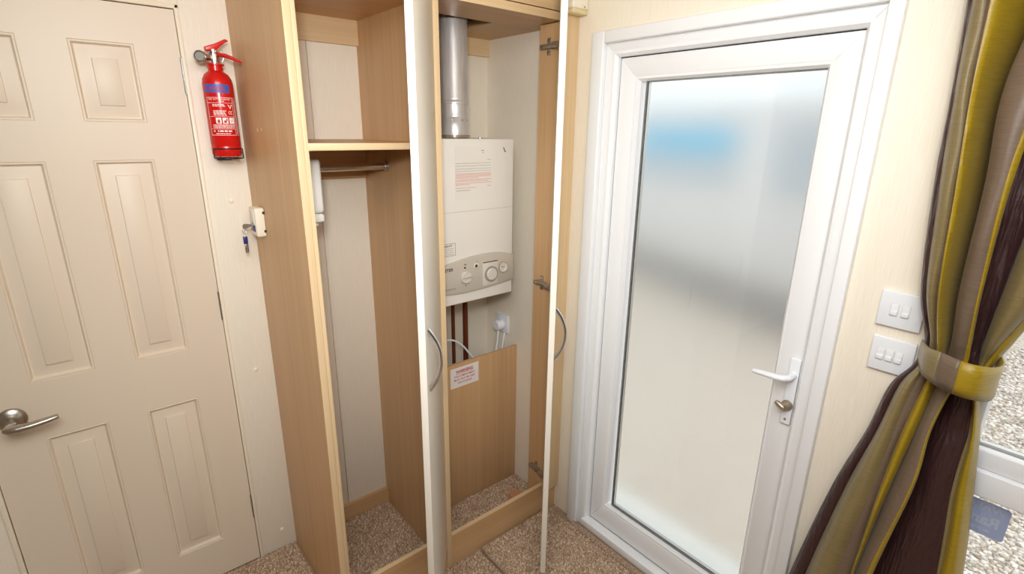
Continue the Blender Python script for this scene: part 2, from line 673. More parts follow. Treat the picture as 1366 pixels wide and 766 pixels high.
def slope_ring(name, m, par, y0, y1, z0, z1, w, xa, xb, xback=0.05):
    """four sloped beads: outer edge at xa, inner edge at xb"""
    b = bmesh.new()
    o_ = [(y0, z0), (y1, z0), (y1, z1), (y0, z1)]
    i_ = [(y0 + w, z0 + w), (y1 - w, z0 + w), (y1 - w, z1 - w), (y0 + w, z1 - w)]
    rings = [[b.verts.new((xback, *p)) for p in o_], [b.verts.new((xa, *p)) for p in o_],
             [b.verts.new(((xa * 0.75 + xb * 0.25) - 0.0015, p[0] * 0.5 + q[0] * 0.5, p[1] * 0.5 + q[1] * 0.5)) for p, q in zip(o_, i_)],
             [b.verts.new((xb, *p)) for p in i_], [b.verts.new((xback, *p)) for p in i_]]
    rings.append(rings[0])
    for a, c in zip(rings, rings[1:]):
        for k in range(4):
            b.faces.new((a[k], a[(k + 1) % 4], c[(k + 1) % 4], c[k]))
    bmesh.ops.recalc_face_normals(b, faces=b.faces)
    t = MB()
    t.bm.free()
    t.bm = b
    return t.build(name, m, par, 20)


# casing strips planted on the wall
struct(BX(-0.022, 0.0, -0.651, -0.600, 0.0, 1.927, bev=0.005, seg=3).build('trim_5', UPVC))
struct(BX(-0.022, 0.0, -1.467, -1.436, 0.0, 1.927, bev=0.003).build('trim_6', UPVC))
struct(BX(-0.022, 0.0, -1.436, -0.651, 1.889, 1.927, bev=0.005, seg=3).build('trim_7', UPVC))
d2 = sroot('door_2', (LX, LY1, 0.0))
ring('door_frame', UPVC, d2, -1.437, -0.650, 0.004, 1.890, 0.027, -0.003, 0.055, 0.0025, True, 0.03)
slope_ring('door_frame', UPVC, d2, -1.411, -0.677, 0.034, 1.8635, 0.0165, -0.004, 0.008, 0.055)
BX(-0.016, 0.055, -1.411, -0.677, 0.018, 0.05, bev=0.003).build('threshold_bar', UPVC, d2)
ring('gasket', GASKET, d2, -1.3955, -0.6930, 0.048, 1.8480, 0.004, 0.024, 0.05)
t = MB()
wl_, = (0.062,)
ring('door_leaf', UPVC, d2, LY0, LY1, LZ0 - 0.012, LZ1, 0.058, LX, LX + 0.045, 0.0015, True, 0.088)
slope_ring('glazing_bead', UPVC, d2, LY0 + 0.0575, LY1 - 0.0575, LZ0 + 0.0755, LZ1 - 0.0575, 0.0165, LX + 0.001, LX + 0.015, LX + 0.045)
ring('glazing_seal', SEAL, d2, GY0 - 0.0035, GY1 + 0.0035, GZ0 - 0.0175, GZ1 + 0.0015, 0.0032, LX + 0.013, LX + 0.016)
GB0, GB1 = GZ0 - 0.035, GZ1 + 0.006
BX(LX + 0.016, LX + 0.019, GY0 - 0.006, GY1 + 0.006, GB0, GB1).build('glass_pane', GLASS, d2, 0)
ring('spacer_bar', STEEL, d2, GY0 - 0.004, GY1 + 0.004, GZ0 - 0.018, GZ1 + 0.003, 0.007, LX + 0.0192, LX + 0.0318)
BX(LX + 0.032, LX + 0.036, GY0 - 0.006, GY1 + 0.006, GB0, GB1).build('glass_pane', FROST, d2, 0)
# handle set
hp = BX(LX - 0.009, LX, -1.3905, -1.3625, 0.832, 1.032, bev=0.003, seg=3).build('handle_plate', WHITEP, d2)
MB().lathe([(0.011, 0), (0.0105, 0.006), (0.009, 0.022), (0.0085, 0.03)], (LX - 0.009, -1.3765, 0.983), (-1, 0, 0), 20).tube(
    [(LX - 0.028, -1.377, 0.983), (LX - 0.040, -1.3755, 0.983), (LX - 0.049, -1.368, 0.983), (LX - 0.053, -1.352, 0.982), (LX - 0.054, -1.325, 0.981), (LX - 0.054, -1.297, 0.979), (LX - 0.053, -1.288, 0.978), (LX - 0.053, -1.286, 0.978)],
    [0.0095, 0.0105, 0.011, 0.0105, 0.0095, 0.008, 0.0068, 0.004], 14, flat=0.8).build('lever_handle', WHITEP, hp)
MB().lathe([(0.0155, 0), (0.0155, 0.003), (0.0125, 0.004), (0.0095, 0.02), (0, 0.021)], (LX - 0.009, -1.3755, 0.891), (-1, 0, 0), 24).build('lock_cylinder', BRONZE, hp)
MB().tube([(LX - 0.026, -1.3755, 0.886), (LX - 0.032, -1.3725, 0.892), (LX - 0.033, -1.36, 0.899), (LX - 0.032, -1.353, 0.902)], [0.006, 0.0085, 0.0088, 0.0062], 12, flat=0.9).build('thumb_turn', BRONZE, hp)
MB().lathe([(0.0035, 0), (0.0035, 0.001), (0, 0.0015)], (LX - 0.009, -1.3765, 0.848), (-1, 0, 0), 10).build('screw', DARKMETAL, hp)
for y in (-1.19, -0.93):
    MB().lathe([(0.004, 0), (0.0035, 0.0015), (0, 0.002)], (-0.003, y, 1.884), (-1, 0, 0), 10).build('screw_cap', WHITEP, d2)

# ------------------------------------------------------------------ low window beside the outer door
w1 = sroot('window_1', (0.0, WY1, WZ0))
FW = 0.062
BX(-0.012, 0.06, WY1 - FW, WY1 + 0.012, WZ0, WZ1, bev=0.004).build('window_frame', UPVC, w1)
BX(-0.012, 0.06, WY0 - 0.012, WY0 + FW, WZ0, WZ1, bev=0.004).build('window_frame', UPVC, w1)
BX(-0.012, 0.06, WY0 + FW, WY1 - FW, WZ1 - FW, WZ1 + 0.012, bev=0.004).build('window_frame', UPVC, w1)
BX(-0.012, 0.06, WY0 + FW, WY1 - FW, WZ0 - 0.012, WZ0 + FW, bev=0.004).build('window_frame', UPVC, w1)
BX(-0.006, 0.058, WY0 + FW, WY1 - FW, 0.860, 0.921, bev=0.004, seg=3).build('transom', UPVC, w1)
BX(0.004, 0.056, WY0 + FW, WY1 - FW, 0.921, 0.968, bev=0.006, seg=3).build('sash_rail', UPVC, w1)
BX(0.02, 0.03, WY0 + FW, WY1 - FW, 0.966, 0.9715).build('glazing_seal', PRINTG, w1)
BX(0.028, 0.032, WY0 + FW, WY1 - FW, 0.966, WZ1 - FW).build('glass_pane', GLASS, w1, 0)
BX(0.028, 0.032, WY0 + FW, WY1 - FW, WZ0 + FW, 0.862).build('glass_pane', GLASS, w1, 0)

# warning sticker on the outside of the lower pane: it reads from outdoors
stk = thing('window_sticker', 'blue grey sticker on the lower window pane with lettering seen from behind', 'sticker', (0.033, -1.775, 0.765))
poly = []
SY0, SY1, SZ0, SZ1 = -1.853, -1.700, 0.752, 0.836
for cy_, cz_, a0 in ((SY0 + 0.008, SZ0 + 0.008, 180), (SY1 - 0.008, SZ0 + 0.008, 270), (SY1 - 0.008, SZ1 - 0.008, 0), (SY0 + 0.008, SZ1 - 0.008, 90)):
    for k in range(5):
        a = math.radians(a0 + k * 22.5)
        poly.append((0.0325, cy_ + 0.008 * math.cos(a), cz_ + 0.008 * math.sin(a)))
MB().prism(poly, (0.0006, 0, 0)).build('sticker_sheet', STICKER, stk, 0)
pr_ = Print(lambda a, b, l: Vector((0.0322, SY0 + a, SZ0 + b)))
pr_.text('WARN', 0.006, 0.062, 0.072, 0.017, bold=0.03)
pr_.text('Ram', 0.014, 0.026, 0.056, 0.026, bold=0.03)
pr_.words(0.026, 0.09, 0.012, 0.0045)
pr_.build('sticker_lettering', [STICKLET], stk)

# ------------------------------------------------------------------ fitted wardrobe with boiler cupboard
wd = thing('fitted_wardrobe', 'tall oak-laminate fitted wardrobe in the corner with both ivory doors open', 'wardrobe', (-0.487, -0.25, 0.0))
TOPZ = 1.968
p = BX(-0.974, -0.944, -D + 0.001, -0.001, 0.0, CEIL - 0.002).build('side_panel', WOOD_Z, wd)
BX(-0.9742, -0.9555, -D - 0.0012, -D + 0.001, 0.0, CEIL - 0.002, bev=0.0006).build('edge_strip', EDGE_Z, p)
BX(-0.9548, -0.9438, -D - 0.0004, -D + 0.001, 0.0, CEIL - 0.002, bev=0.0006).build('edge_strip', EDGE_Z, p)
p = BX(-0.571, -0.551, -D + 0.001, -0.001, 0.0, TOPZ).build('divider', WOOD_Z, wd)
BX(-0.5712, -0.5508, -D - 0.0008, -D + 0.001, 0.0, TOPZ, bev=0.0006).build('edge_strip', EDGE_Z, p)
# roof board with a square hole round the flue
HX0, HX1, HY0, HY1 = -0.43, -0.215, -0.315, -0.15
p = MB()
p.box(-0.944, HX0, -D + 0.001, -0.001, TOPZ, TOPZ + 0.025)
p.box(HX1, -0.001, -D + 0.001, -0.001, TOPZ, TOPZ + 0.025)
p.box(HX0, HX1, -D + 0.001, HY0, TOPZ, TOPZ + 0.025)
p.box(HX0, HX1, HY1, -0.001, TOPZ, TOPZ + 0.025)
p = p.build('top_board', WOOD_X, wd)
BX(-0.944, -0.001, -D - 0.0005, -D + 0.001, TOPZ, TOPZ + 0.025, bev=0.0006).build('edge_strip', EDGE_X, p)
BX(-0.944, -0.001, -D + 0.004, -D + 0.02, TOPZ + 0.029, CEIL - 0.002, bev=0.001).build('fascia', EDGE_X, wd)
p = BX(-0.944, -0.571, -D + 0.002, -0.001, 1.5605, 1.578).build('shelf', WOOD_X, wd)
BX(-0.944, -0.571, -D, -D + 0.002, 1.5602, 1.5783, bev=0.0006).build('edge_strip', EDGE_X, p)
BX(-0.944, -0.571, -0.017, -0.001, 1.889, TOPZ).build('back_batten', EDGE_X, wd)
BX(-0.944, -0.571, -0.017, -0.001, 1.442, 1.5605).build('back_batten', WOOD_X, wd)
BX(-0.944, -0.571, -0.017, -0.001, 0.0, 0.071).build('back_batten', WOOD_X, wd)
BX(-0.551, -0.001, -0.019, -0.001, 1.905, TOPZ).build('back_batten', EDGE_X, wd)
MB().lathe([(0.0055, 0), (0.005, 0.002), (0, 0.0028)], (-0.728, -0.017, 1.932), (0, -1, 0), 12).build('screw_cap', EDGE_X, wd)
# small screw caps on the outside of the side panel
for y in (-0.175, -0.215):
    MB().lathe([(0.005, 0), (0.0045, 0.001), (0, 0.0014)], (-0.974, y, 1.607), (-1, 0, 0), 12).build('screw_cap', WOOD_Z, wd)
# hanging rail
rl = MB().tube([(-0.944, -0.18, 1.492), (-0.571, -0.18, 1.492)], 0.0115, 18, flat=1.0).build('hanging_rail', CHROME, wd)
MB().lathe([(0.0165, 0), (0.0165, 0.005), (0.0135, 0.012), (0.0118, 0.012)], (-0.571, -0.18, 1.492), (-1, 0, 0), 20).build('rail_socket', CHROME, rl)
MB().lathe([(0.0165, 0), (0.0165, 0.005), (0.0135, 0.012), (0.0118, 0.012)], (-0.944, -0.18, 1.492), (1, 0, 0), 20).build('rail_socket', CHROME, rl)
BX(-0.5735, -0.571, -0.1815, -0.1785, 1.505, 1.5605).build('rail_bracket', CHROME, rl)
# plinths
p = BX(-0.944, -0.571, -D + 0.003, -D + 0.02, 0.0, 0.150).build('plinth', WOOD_X, wd)
BX(-0.944, -0.571, -D + 0.003, -D + 0.02, 0.150, 0.1512).build('edge_strip', EDGE_X, p)
p = BX(-0.551, -0.002, -D + 0.003, -D + 0.02, 0.0, 0.139).build('plinth', WOOD_X, wd)
BX(-0.551, -0.066, -D + 0.003, -D + 0.02, 0.139, 0.1402).build('edge_strip', EDGE_X, p)
# stile that carries the hinges
p = BX(-0.074, -0.002, -D + 0.001, -0.405, 0.145, TOPZ - 0.003).build('stile', WOOD_Z, wd)
BX(-0.074, -0.0015, -D - 0.016, -D + 0.0005, 0.116, TOPZ + 0.024, bev=0.0015).build('stile_front', EDGE_Z, p)
BX(-0.0745, -0.002, -D + 0.021, -0.405, 0.0, 0.145).build('stile_foot', WOOD_Z, wd)


def swing_door(hx, hy, w, deg, z0, z1, handle_z, hinge_zs):
    """a door leaf hinged at (hx, hy); local u runs from the hinge to the free edge, n is its outer face"""
    a = math.radians(deg)
    u = Vector((math.cos(a), math.sin(a), 0))
    n = Vector((-math.sin(a), math.cos(a), 0))
    mt = Matrix((u, n, Vector((0, 0, 1)))).transposed().to_4x4()
    mt.translation = Vector((hx, hy, 0))
    d = MB().box(0.002, w, -0.018, 0.0, z0, z1, bev=0.0012, mtx=mt).build('wardrobe_door', DOORWHITE, wd)
    pts, rad = [], []
    for k in range(19):
        s = -1 + 2 * k / 18
        z = handle_z + s * 0.085
        off = 0.034 * (1 - abs(s) ** 2.2) - 0.001
        pts.append(mt @ Vector((w - 0.045, max(off, -0.002), z)))
        rad.append(0.0052 + 0.002 * abs(s) ** 3)
    MB().tube(pts, rad, 12, flat=0.62, up=u).build('bow_handle', CHROME, d)
    return d, mt


swing_door(-0.5712, -0.508, 0.385, 232.3, 0.115, 2.16, 1.035, ())
dR, mR = swing_door(-0.072, -0.5225, 0.43, 226.0, 0.112, 2.16, 1.005, ())
# concealed hinges on the stile: cross plate and arm
for z in (1.893, 1.047, 0.205):
    h = MB()
    h.box(-0.0775, -0.074, -0.462, -0.446, z - 0.028, z + 0.028, 0.0012)
    h.box(-0.081, -0.074, -0.478, -0.425, z - 0.008, z + 0.008, 0.0015)
    h.box(-0.0905, -0.081, -0.500, -0.420, z - 0.0075, z + 0.0075, 0.003)
    h.box(-0.104, -0.088, -0.522, -0.492, z - 0.010, z + 0.010, 0.004)
    h = h.build('cabinet_hinge', DARKMETAL, wd)
    for dz_ in (-0.020, 0.020):
        MB().lathe([(0.0055, 0), (0.005, 0.0015), (0, 0.002)], (-0.0775, -0.454, z + dz_), (-1, 0, 0), 12).build('screw', CHROME, h)
    MB().lathe([(0.004, 0), (0.0035, 0.0015), (0, 0.002)], (-0.0905, -0.44, z), (-1, 0, 0), 12).build('screw', CHROME, h)

# ------------------------------------------------------------------ panel under the boiler, with the warning label
bp = thing('boiler_cover_panel', 'oak-laminate board standing below the boiler with a red warning label', 'panel', (-0.276, -0.219, 0.0))
BX(-0.550, -0.0015, -0.226, -0.212, 0.0, 0.685, bev=0.001).build('board', WOOD_Z, bp)
for z, x in ((0.545, -0.085), (0.165, -0.1)):
    BX(x - 0.035, x + 0.03, -0.2268, -0.226, z, z + 0.004, mtx=None).build('pencil_mark', WOOD_X, bp)
BX(-0.361, -0.218, -0.2268, -0.226, 0.578, 0.668).build('warning_label', PAPER, bp)
pw = Print(lambda a, b, l: Vector((-0.361 + a, -0.2272, 0.578 + b)))
pw.text('WARNING', 0.026, 0.064, 0.088, 0.015, bold=0.03)
pw.rect(0.026, 0.114, 0.0605, 0.0618)
pw.text('THIS COMPARTMENT', 0.017, 0.046, 0.107, 0.0088, bold=0.012)
pw.text('MUST NOT BE USED', 0.017, 0.031, 0.107, 0.0088, bold=0.012)
pw.text('FOR STORAGE', 0.036, 0.016, 0.072, 0.0088, bold=0.012)
pw.build('warning_lettering', [PRINTR], bp)

# ------------------------------------------------------------------ boiler
BX0, BX1, BYF, BZ0, BZ1 = -0.525, -0.1235, -0.330, 0.988, 1.586
bo = thing('wall_boiler', 'white combi boiler hung in the right-hand cupboard under a silver flue', 'boiler', (-0.325, -0.17, BZ0))
BX(BX0, BX1, BYF, -0.0015, BZ0, BZ1, bev=0.004, seg=3).build('casing', BOILERW, bo)
BX(BX0 + 0.004, BX1 - 0.004, BYF - 0.0012, BYF + 0.002, 1.334, 1.3352).build('casing_seam', BOILERG, bo)
# lens-shaped control panel
cpoly = []
N = 26
for k in range(N + 1):
    s = k / N
    x = BX0 + 0.006 + s * (BX1 - BX0 - 0.0065)
    cpoly.append((x, BYF + 0.001, 1.100 + 0.0695 * math.sin(math.pi * (0.14 + 0.76 * s)) ** 0.9 if False else 1.1685 - 0.042 * ((s - 0.66) / 0.66) ** 2 if s < 0.66 else 1.1685 - 0.022 * ((s - 0.66) / 0.34) ** 2))
for k in range(N, -1, -1):
    s = k / N
    x = BX0 + 0.006 + s * (BX1 - BX0 - 0.0065)
    cpoly.append((x, BYF + 0.001, 1.031 - 0.0 + 0.016 * ((s - 0.40) / 0.6) ** 2 if s > 0.40 else 1.031 + 0.022 * ((0.40 - s) / 0.4) ** 2))
con = MB().prism(cpoly, (0, -0.012, 0), bev=0.003).build('control_panel', BOILERG, bo)
YF = BYF - 0.0112


def knob(x, z, r, d, m, par, name='control_knob'):
    return MB().lathe([(r * 1.02, 0), (r, d * 0.75), (r * 0.9, d), (0, d)], (x, YF, z), (0, -1, 0), 30).build(name, m, par)


k1 = knob(-0.358, 1.092, 0.0235, 0.011, BOILERS, con)
BX(-0.378, -0.338, YF - 0.0165, YF - 0.010, 1.0905, 1.0955, bev=0.0015).build('knob_bar', BOILERG, k1)
BX(-0.2790, -0.2075, YF - 0.0025, YF + 0.001, 1.043, 1.135, bev=0.001).build('clock_plate', BOILERS, con)
MB().lathe([(0.031, 0.0), (0.031, 0.006), (0.026, 0.007), (0.026, 0.0)], (-0.240, YF, 1.086), (0, -1, 0), 36).build('clock_ring', PRINTG, con)
k2 = knob(-0.240, 1.086, 0.0245, 0.012, BOILERS, con)
MB().lathe([(0.021, 0.0), (0.0215, 0.005), (0.018, 0.006), (0.0165, 0.001), (0, 0.001)], (-0.180, YF, 1.104), (0, -1, 0), 32).build('pressure_gauge', BOILERS, con)
MB().lathe([(0.0215, 0.0), (0.0222, 0.0045), (0.0205, 0.0052)], (-0.180, YF - 0.0004, 1.104), (0, -1, 0), 32).build('gauge_rim', PRINTG, con)
BX(-0.189, -0.180, YF - 0.003, YF, 1.1030, 1.1050).build('gauge_needle', PRINTR, con)
BX(-0.179, -0.172, YF - 0.003, YF, 1.1036, 1.1046).build('gauge_needle', PRINTK, con)
MB().lathe([(0.004, 0), (0.0035, 0.001), (0, 0.001)], (-0.360, YF, 1.128), (0, -1, 0), 12).build('indicator_lamp', DARKHOLE, con)
MB().lathe([(0.013, 0), (0.012, 0.003), (0.006, 0.005), (0, 0.005)], (-0.308, YF, 1.128), (0, -1, 0), 20).build('push_button', BOILERS, con)
MB().lathe([(0.0058, 0), (0.005, 0.001), (0, 0.001)], (-0.311, YF - 0.0045, 1.1285), (0, -1, 0), 14).build('push_button', DARKHOLE, con)
pc_ = Print(lambda a, b, l: Vector((a, YF - 0.0016, b)))
pc_.text('WORCESTER', -0.512, 1.1235, 0.100, 0.012, bold=0.02)
pc_.rect(-0.512, -0.452, 1.053, 1.066, 0)
pc_.words(-0.449, -0.400, 1.0545, 0.0035, 1)
pc_.rect(-0.364, -0.355, 1.1395, 1.142, 0)
pc_.rect(-0.309, -0.306, 1.139, 1.147, 1)
pc_.rect(-0.360, -0.356, 1.058, 1.062, 0)
pc_.build('panel_lettering', [PRINTK, PRINTG], con)
BX(-0.2780, -0.2085, YF - 0.0030, YF, 1.133, 1.1355).build('clock_lid_gap', PRINTK, con)
# notices on the casing
BX(-0.392, -0.227, BYF - 0.0008, BYF, 1.375, 1.560).build('service_notice', PAPER2, bo)
pl_ = Print(lambda a, b, l: Vector((a, BYF - 0.0012, b)))
rn = random.Random(3)
for z in (1.502, 1.493, 1.483, 1.475):
    pl_.words(-0.388, -0.300, z, 0.0014, 1, rn)
    pl_.words(-0.300, -0.232, z + 0.0005, 0.0012, 1, rn)
for z, x1_ in ((1.466, -0.231), (1.461, -0.231), (1.456, -0.231), (1.451, -0.285), (1.445, -0.231), (1.440, -0.245), (1.433, -0.231), (1.428, -0.325)):
    pl_.words(-0.388, x1_, z, 0.0019, 0, rn)
pl_.words(-0.388, -0.30, 1.417, 0.0016, 0, rn)
pl_.words(-0.385, -0.325, 1.408, 0.0018, 1, rn)
pl_.words(-0.250, -0.232, 1.420, 0.0018, 0, rn)
pl_.words(-0.275, -0.262, 1.545, 0.002, 2, rn)
pl_.words(-0.270, -0.262, 1.538, 0.002, 2, rn)
pl_.words(-0.250, -0.232, 1.514, 0.0014, 1, rn)
pl_.add([(-0.176, 1.556), (-0.172, 1.556), (-0.166, 1.543), (-0.169, 1.540)], [(0, 1, 2, 3)], 2)
pl_.rect(-0.168, -0.162, 1.539, 1.542, 2)
pl_.build('notice_lettering', [PRINTP, PRINTG, PRINTK], bo)
BX(-0.515, -0.3935, BYF - 0.0006, BYF, 1.178, 1.224).build('service_notice', PAPER2, bo)
pi_ = Print(lambda a, b, l: Vector((a, BYF - 0.0010, b)))
pi_.frame(-0.515, -0.3935, 1.178, 1.224, 0.0012)
pi_.text('IMPORTANT', -0.502, 1.2115, 0.096, 0.0075, bold=0.02)
for z in (1.205, 1.198, 1.191, 1.184):
    pi_.words(-0.508, -0.402, z, 0.0016, 1, rn)
pi_.build('notice_lettering', [PRINTK, PRINTG], bo)
BX(-0.300, -0.294, -0.20, -0.194, BZ0 - 0.02, BZ0 + 0.003).build('drain_spigot', WHITEP, bo)
# flue
fx, fy = -0.326, -0.238
fl = MB().lathe([(0.0505, BZ1 + 0.001), (0.0505, 1.600), (0.0495, 1.602), (0.0495, 1.655), (0.0508, 1.657), (0.0508, 1.663), (0.0492, 1.666), (0.0492, 1.702), (0.0515, 1.704), (0.0515, 1.708), (0.0495, 1.711), (0.0515, 1.715), (0.0515, 1.719), (0.0500, 1.722), (0.0500, CEIL)], (fx, fy, 0), (0, 0, 1), 48).build('flue', FLUE, bo)
MB().lathe([(0.0515, BZ1 + 0.001), (0.0520, 1.588), (0.0520, 1.597), (0.0510, 1.598)], (fx, fy, 0), (0, 0, 1), 48).build('flue_clamp', DARKMETAL, fl)
for a in (200, 235, 262, 300, 330):
    q = math.radians(a)
    c_ = Vector((fx + 0.052 * math.cos(q), fy + 0.052 * math.sin(q), 1.592))
    MB().lathe([(0.0045, 0), (0.0045, 0.004), (0, 0.005)], c_, (math.cos(q), math.sin(q), 0), 8).build('clamp_screw', BRONZE, fl)
for a in (225, 270, 300):
    q = math.radians(a)
    MB().lathe([(0.003, 0), (0.003, 0.002), (0, 0.003)], (fx + 0.0494 * math.cos(q), fy + 0.0494 * math.sin(q), 1.648), (math.cos(q), math.sin(q), 0), 8).build('flue_screw', DARKMETAL, fl)
MB().lathe([(0.006, 0), (0.006, 0.005), (0, 0.006)], (-0.262, -0.305, BZ1), (0, 0, 1), 10).build('test_point', DARKMETAL, bo)

# pipes and cables below the boiler
tag(MB().tube([(-0.273, -0.12, BZ0 - 0.001), (-0.272, -0.12, 0.5), (-0.272, -0.12, 0.0)], 0.0078, 16).build('copper_pipe', COPPER), 'thin brown copper pipe under the boiler, the left one', 'pipe')
tag(MB().tube([(-0.210, -0.12, BZ0 - 0.001), (-0.209, -0.12, 0.5), (-0.209, -0.12, 0.0)], 0.0115, 16).build('copper_pipe', COPPER), 'thicker brown copper pipe under the boiler, the right one', 'pipe')


def smooth_path(pts, n=8):
    P = [Vector(p) for p in pts]
    out = []
    for i in range(len(P) - 1):
        p0, p1, p2, p3 = P[max(i - 1, 0)], P[i], P[i + 1], P[min(i + 2, len(P) - 1)]
        for k in range(n):
            t_ = k / n
            out.append(0.5 * ((2 * p1) + (p2 - p0) * t_ + (2 * p0 - 5 * p1 + 4 * p2 - p3) * t_ ** 2 + (3 * p1 - p0 - 3 * p2 + p3) * t_ ** 3))
    out.append(P[-1])
    return out


tag(MB().tube(smooth_path([(-0.50, -0.165, 0.80), (-0.40, -0.162, 0.775), (-0.315, -0.160, 0.768), (-0.265, -0.158, 0.738), (-0.225, -0.160, 0.69), (-0.185, -0.165, 0.62), (-0.165, -0.17, 0.50), (-0.16, -0.175, 0.30), (-0.16, -0.175, 0.004)]), 0.0042, 10).build('white_cable', WHITEP),
    'white cable curving across in front of the copper pipes', 'cable')
so = thing('power_socket', 'white wall socket low in the boiler cupboard, right of the pipes', 'socket', (0.0, -0.125, 0.765))
BX(-0.010, -0.0005, -0.168, -0.082, 0.722, 0.808, bev=0.002, seg=2).build('face_plate', WHITEP, so)
BX(-0.0125, -0.010, -0.118, -0.106, 0.783, 0.797, bev=0.001).build('rocker_switch', WHITEP, so)
pg = thing('power_plug', 'white plug pushed into the cupboard wall socket with a white flex', 'plug', (-0.01, -0.125, 0.76))
MB().lathe([(0.0235, 0.0), (0.0245, 0.003), (0.0225, 0.030), (0.0195, 0.034), (0, 0.034)], (-0.0102, -0.125, 0.758), (-1, 0, 0), 24).build('plug_body', WHITEP, pg)
MB().tube(smooth_path([(-0.034, -0.128, 0.738), (-0.037, -0.131, 0.715), (-0.048, -0.136, 0.66), (-0.062, -0.14, 0.60), (-0.07, -0.14, 0.4), (-0.07, -0.14, 0.004)]), 0.0042, 10).build('flex', WHITEP, pg)
tag(MB().tube(smooth_path([(-0.0035, -0.138, 0.7205), (-0.012, -0.142, 0.69), (-0.026, -0.147, 0.64), (-0.04, -0.15, 0.58), (-0.05, -0.155, 0.4), (-0.05, -0.155, 0.004)]), 0.0042, 10).build('white_cable', WHITEP),
    'white cable leaving the lower edge of the cupboard socket plate', 'cable')
tag(MB().lathe([(0.0, 0.0), (0.031, 0.0), (0.031, 0.022), (0.029, 0.026), (0.024, 0.026), (0.022, 0.024), (0, 0.024)], (-0.112, -0.362, 0.0), (0, 0, 1), 32).build('floor_cap', CORK),
    'round terracotta-coloured cap on the carpet of the boiler cupboard', 'cap')

# ------------------------------------------------------------------ box inside the wardrobe
cb = thing('wall_unit', 'white plastic unit under the wardrobe shelf beside the hanging rail', 'control box', (-0.944, -0.26, 1.35))
BX(-0.9435, -0.852, -0.330, -0.19, 1.372, 1.530, bev=0.012, seg=4).build('cover', UNITP, cb)
BX(-0.9435, -0.8555, -0.331, -0.189, 1.346, 1.3705, bev=0.006, seg=3).build('lower_cover', UNITP, cb)
BX(-0.925, -0.872, -0.320, -0.30, 1.334, 1.348, bev=0.003).build('release_tab', UNITP, cb)
BX(-0.853, -0.8495, -0.312, -0.21, 1.375, 1.455, bev=0.001).build('front_flap', PRINTG, cb)

# ------------------------------------------------------------------ key switch box with key
kb = thing('key_switch_box', 'small cream box high on the outer wardrobe side panel', 'key switch', (-0.974, -0.105, 1.285))
BX(-1.003, -0.9742, -0.140, -0.072, 1.285, 1.375, bev=0.005, seg=3).build('housing', CREAMP, kb)
BX(-1.0045, -1.002, -0.128, -0.084, 1.322, 1.366, bev=0.001).build('lock_face', PAPER, kb)
BX(-1.0045, -1.002, -0.128, -0.084, 1.300, 1.321, bev=0.001).build('lock_face', NAVY, kb)
MB().lathe([(0.009, 0), (0.009, 0.004), (0.007, 0.005), (0, 0.005)], (-1.003, -0.106, 1.318), (-1, 0, 0), 18).build('lock_barrel', STEEL, kb)
for z in (1.360, 1.302):
    BX(-0.981, -0.975, -0.1405, -0.1385, z - 0.004, z + 0.004).build('screw_slot', DARKHOLE, kb)
ky = thing('key', 'silver key in the cream box with a blue and silver tag hanging', 'key', (-1.008, -0.106, 1.318))
k_ = MB()
k_.prism([(-1.0085, -0.1055, 1.3225), (-1.020, -0.1055, 1.325), (-1.030, -0.1055, 1.326), (-1.035, -0.1055, 1.320), (-1.034, -0.1055, 1.311), (-1.028, -0.1055, 1.309), (-1.018, -0.1055, 1.313), (-1.0085, -0.1055, 1.3155)], (0, -0.002, 0))
k_.build('key_blade', STEEL, ky)
ring_pts = [(-1.031 + 0.006 * math.cos(a_ * math.pi / 8), -0.1065 + 0.002 * math.sin(a_ * math.pi / 8), 1.305 + 0.0095 * math.sin(a_ * math.pi / 8)) for a_ in range(17)]
MB().tube(ring_pts, 0.0009, 8).build('split_ring', CHROME, ky)
MB().tube([(-1.031, -0.106, 1.297), (-1.031, -0.106, 1.291), (-1.0305, -0.106, 1.286)], [0.0012, 0.0022, 0.0035], 10).build('swivel', BRONZE, ky)
BX(-1.0375, -1.0245, -0.110, -0.102, 1.262, 1.287, bev=0.003).build('tag_grip', NAVY, ky)
BX(-1.0355, -1.0275, -0.109, -0.103, 1.234, 1.262, bev=0.001).build('tag_blade', CHROME, ky)
BX(-1.0275, -1.0255, -0.109, -0.103, 1.236, 1.262, bev=0.0008).build('tag_band', NAVY, ky)

# ------------------------------------------------------------------ alarm sensor
ps = thing('alarm_sensor', 'cream sensor box above the right wardrobe stile near the ceiling', 'sensor', (-0.038, -D + 0.004, 1.985))
BX(-0.074, -0.003, -D - 0.056, -D - 0.0165, 2.000, 2.115, bev=0.006, seg=3).build('sensor_cover', CREAMP, ps)
BX(-0.073, -0.004, -D - 0.055, -D - 0.0165, 1.985, 2.0005, bev=0.005, seg=3).build('sensor_base', AMBER, ps)
MB().lathe([(0.003, 0), (0.003, 0.0015), (0, 0.002)], (-0.022, -D - 0.056, 2.007), (0, -1, 0), 10).build('indicator_lamp', PRINTG, ps)

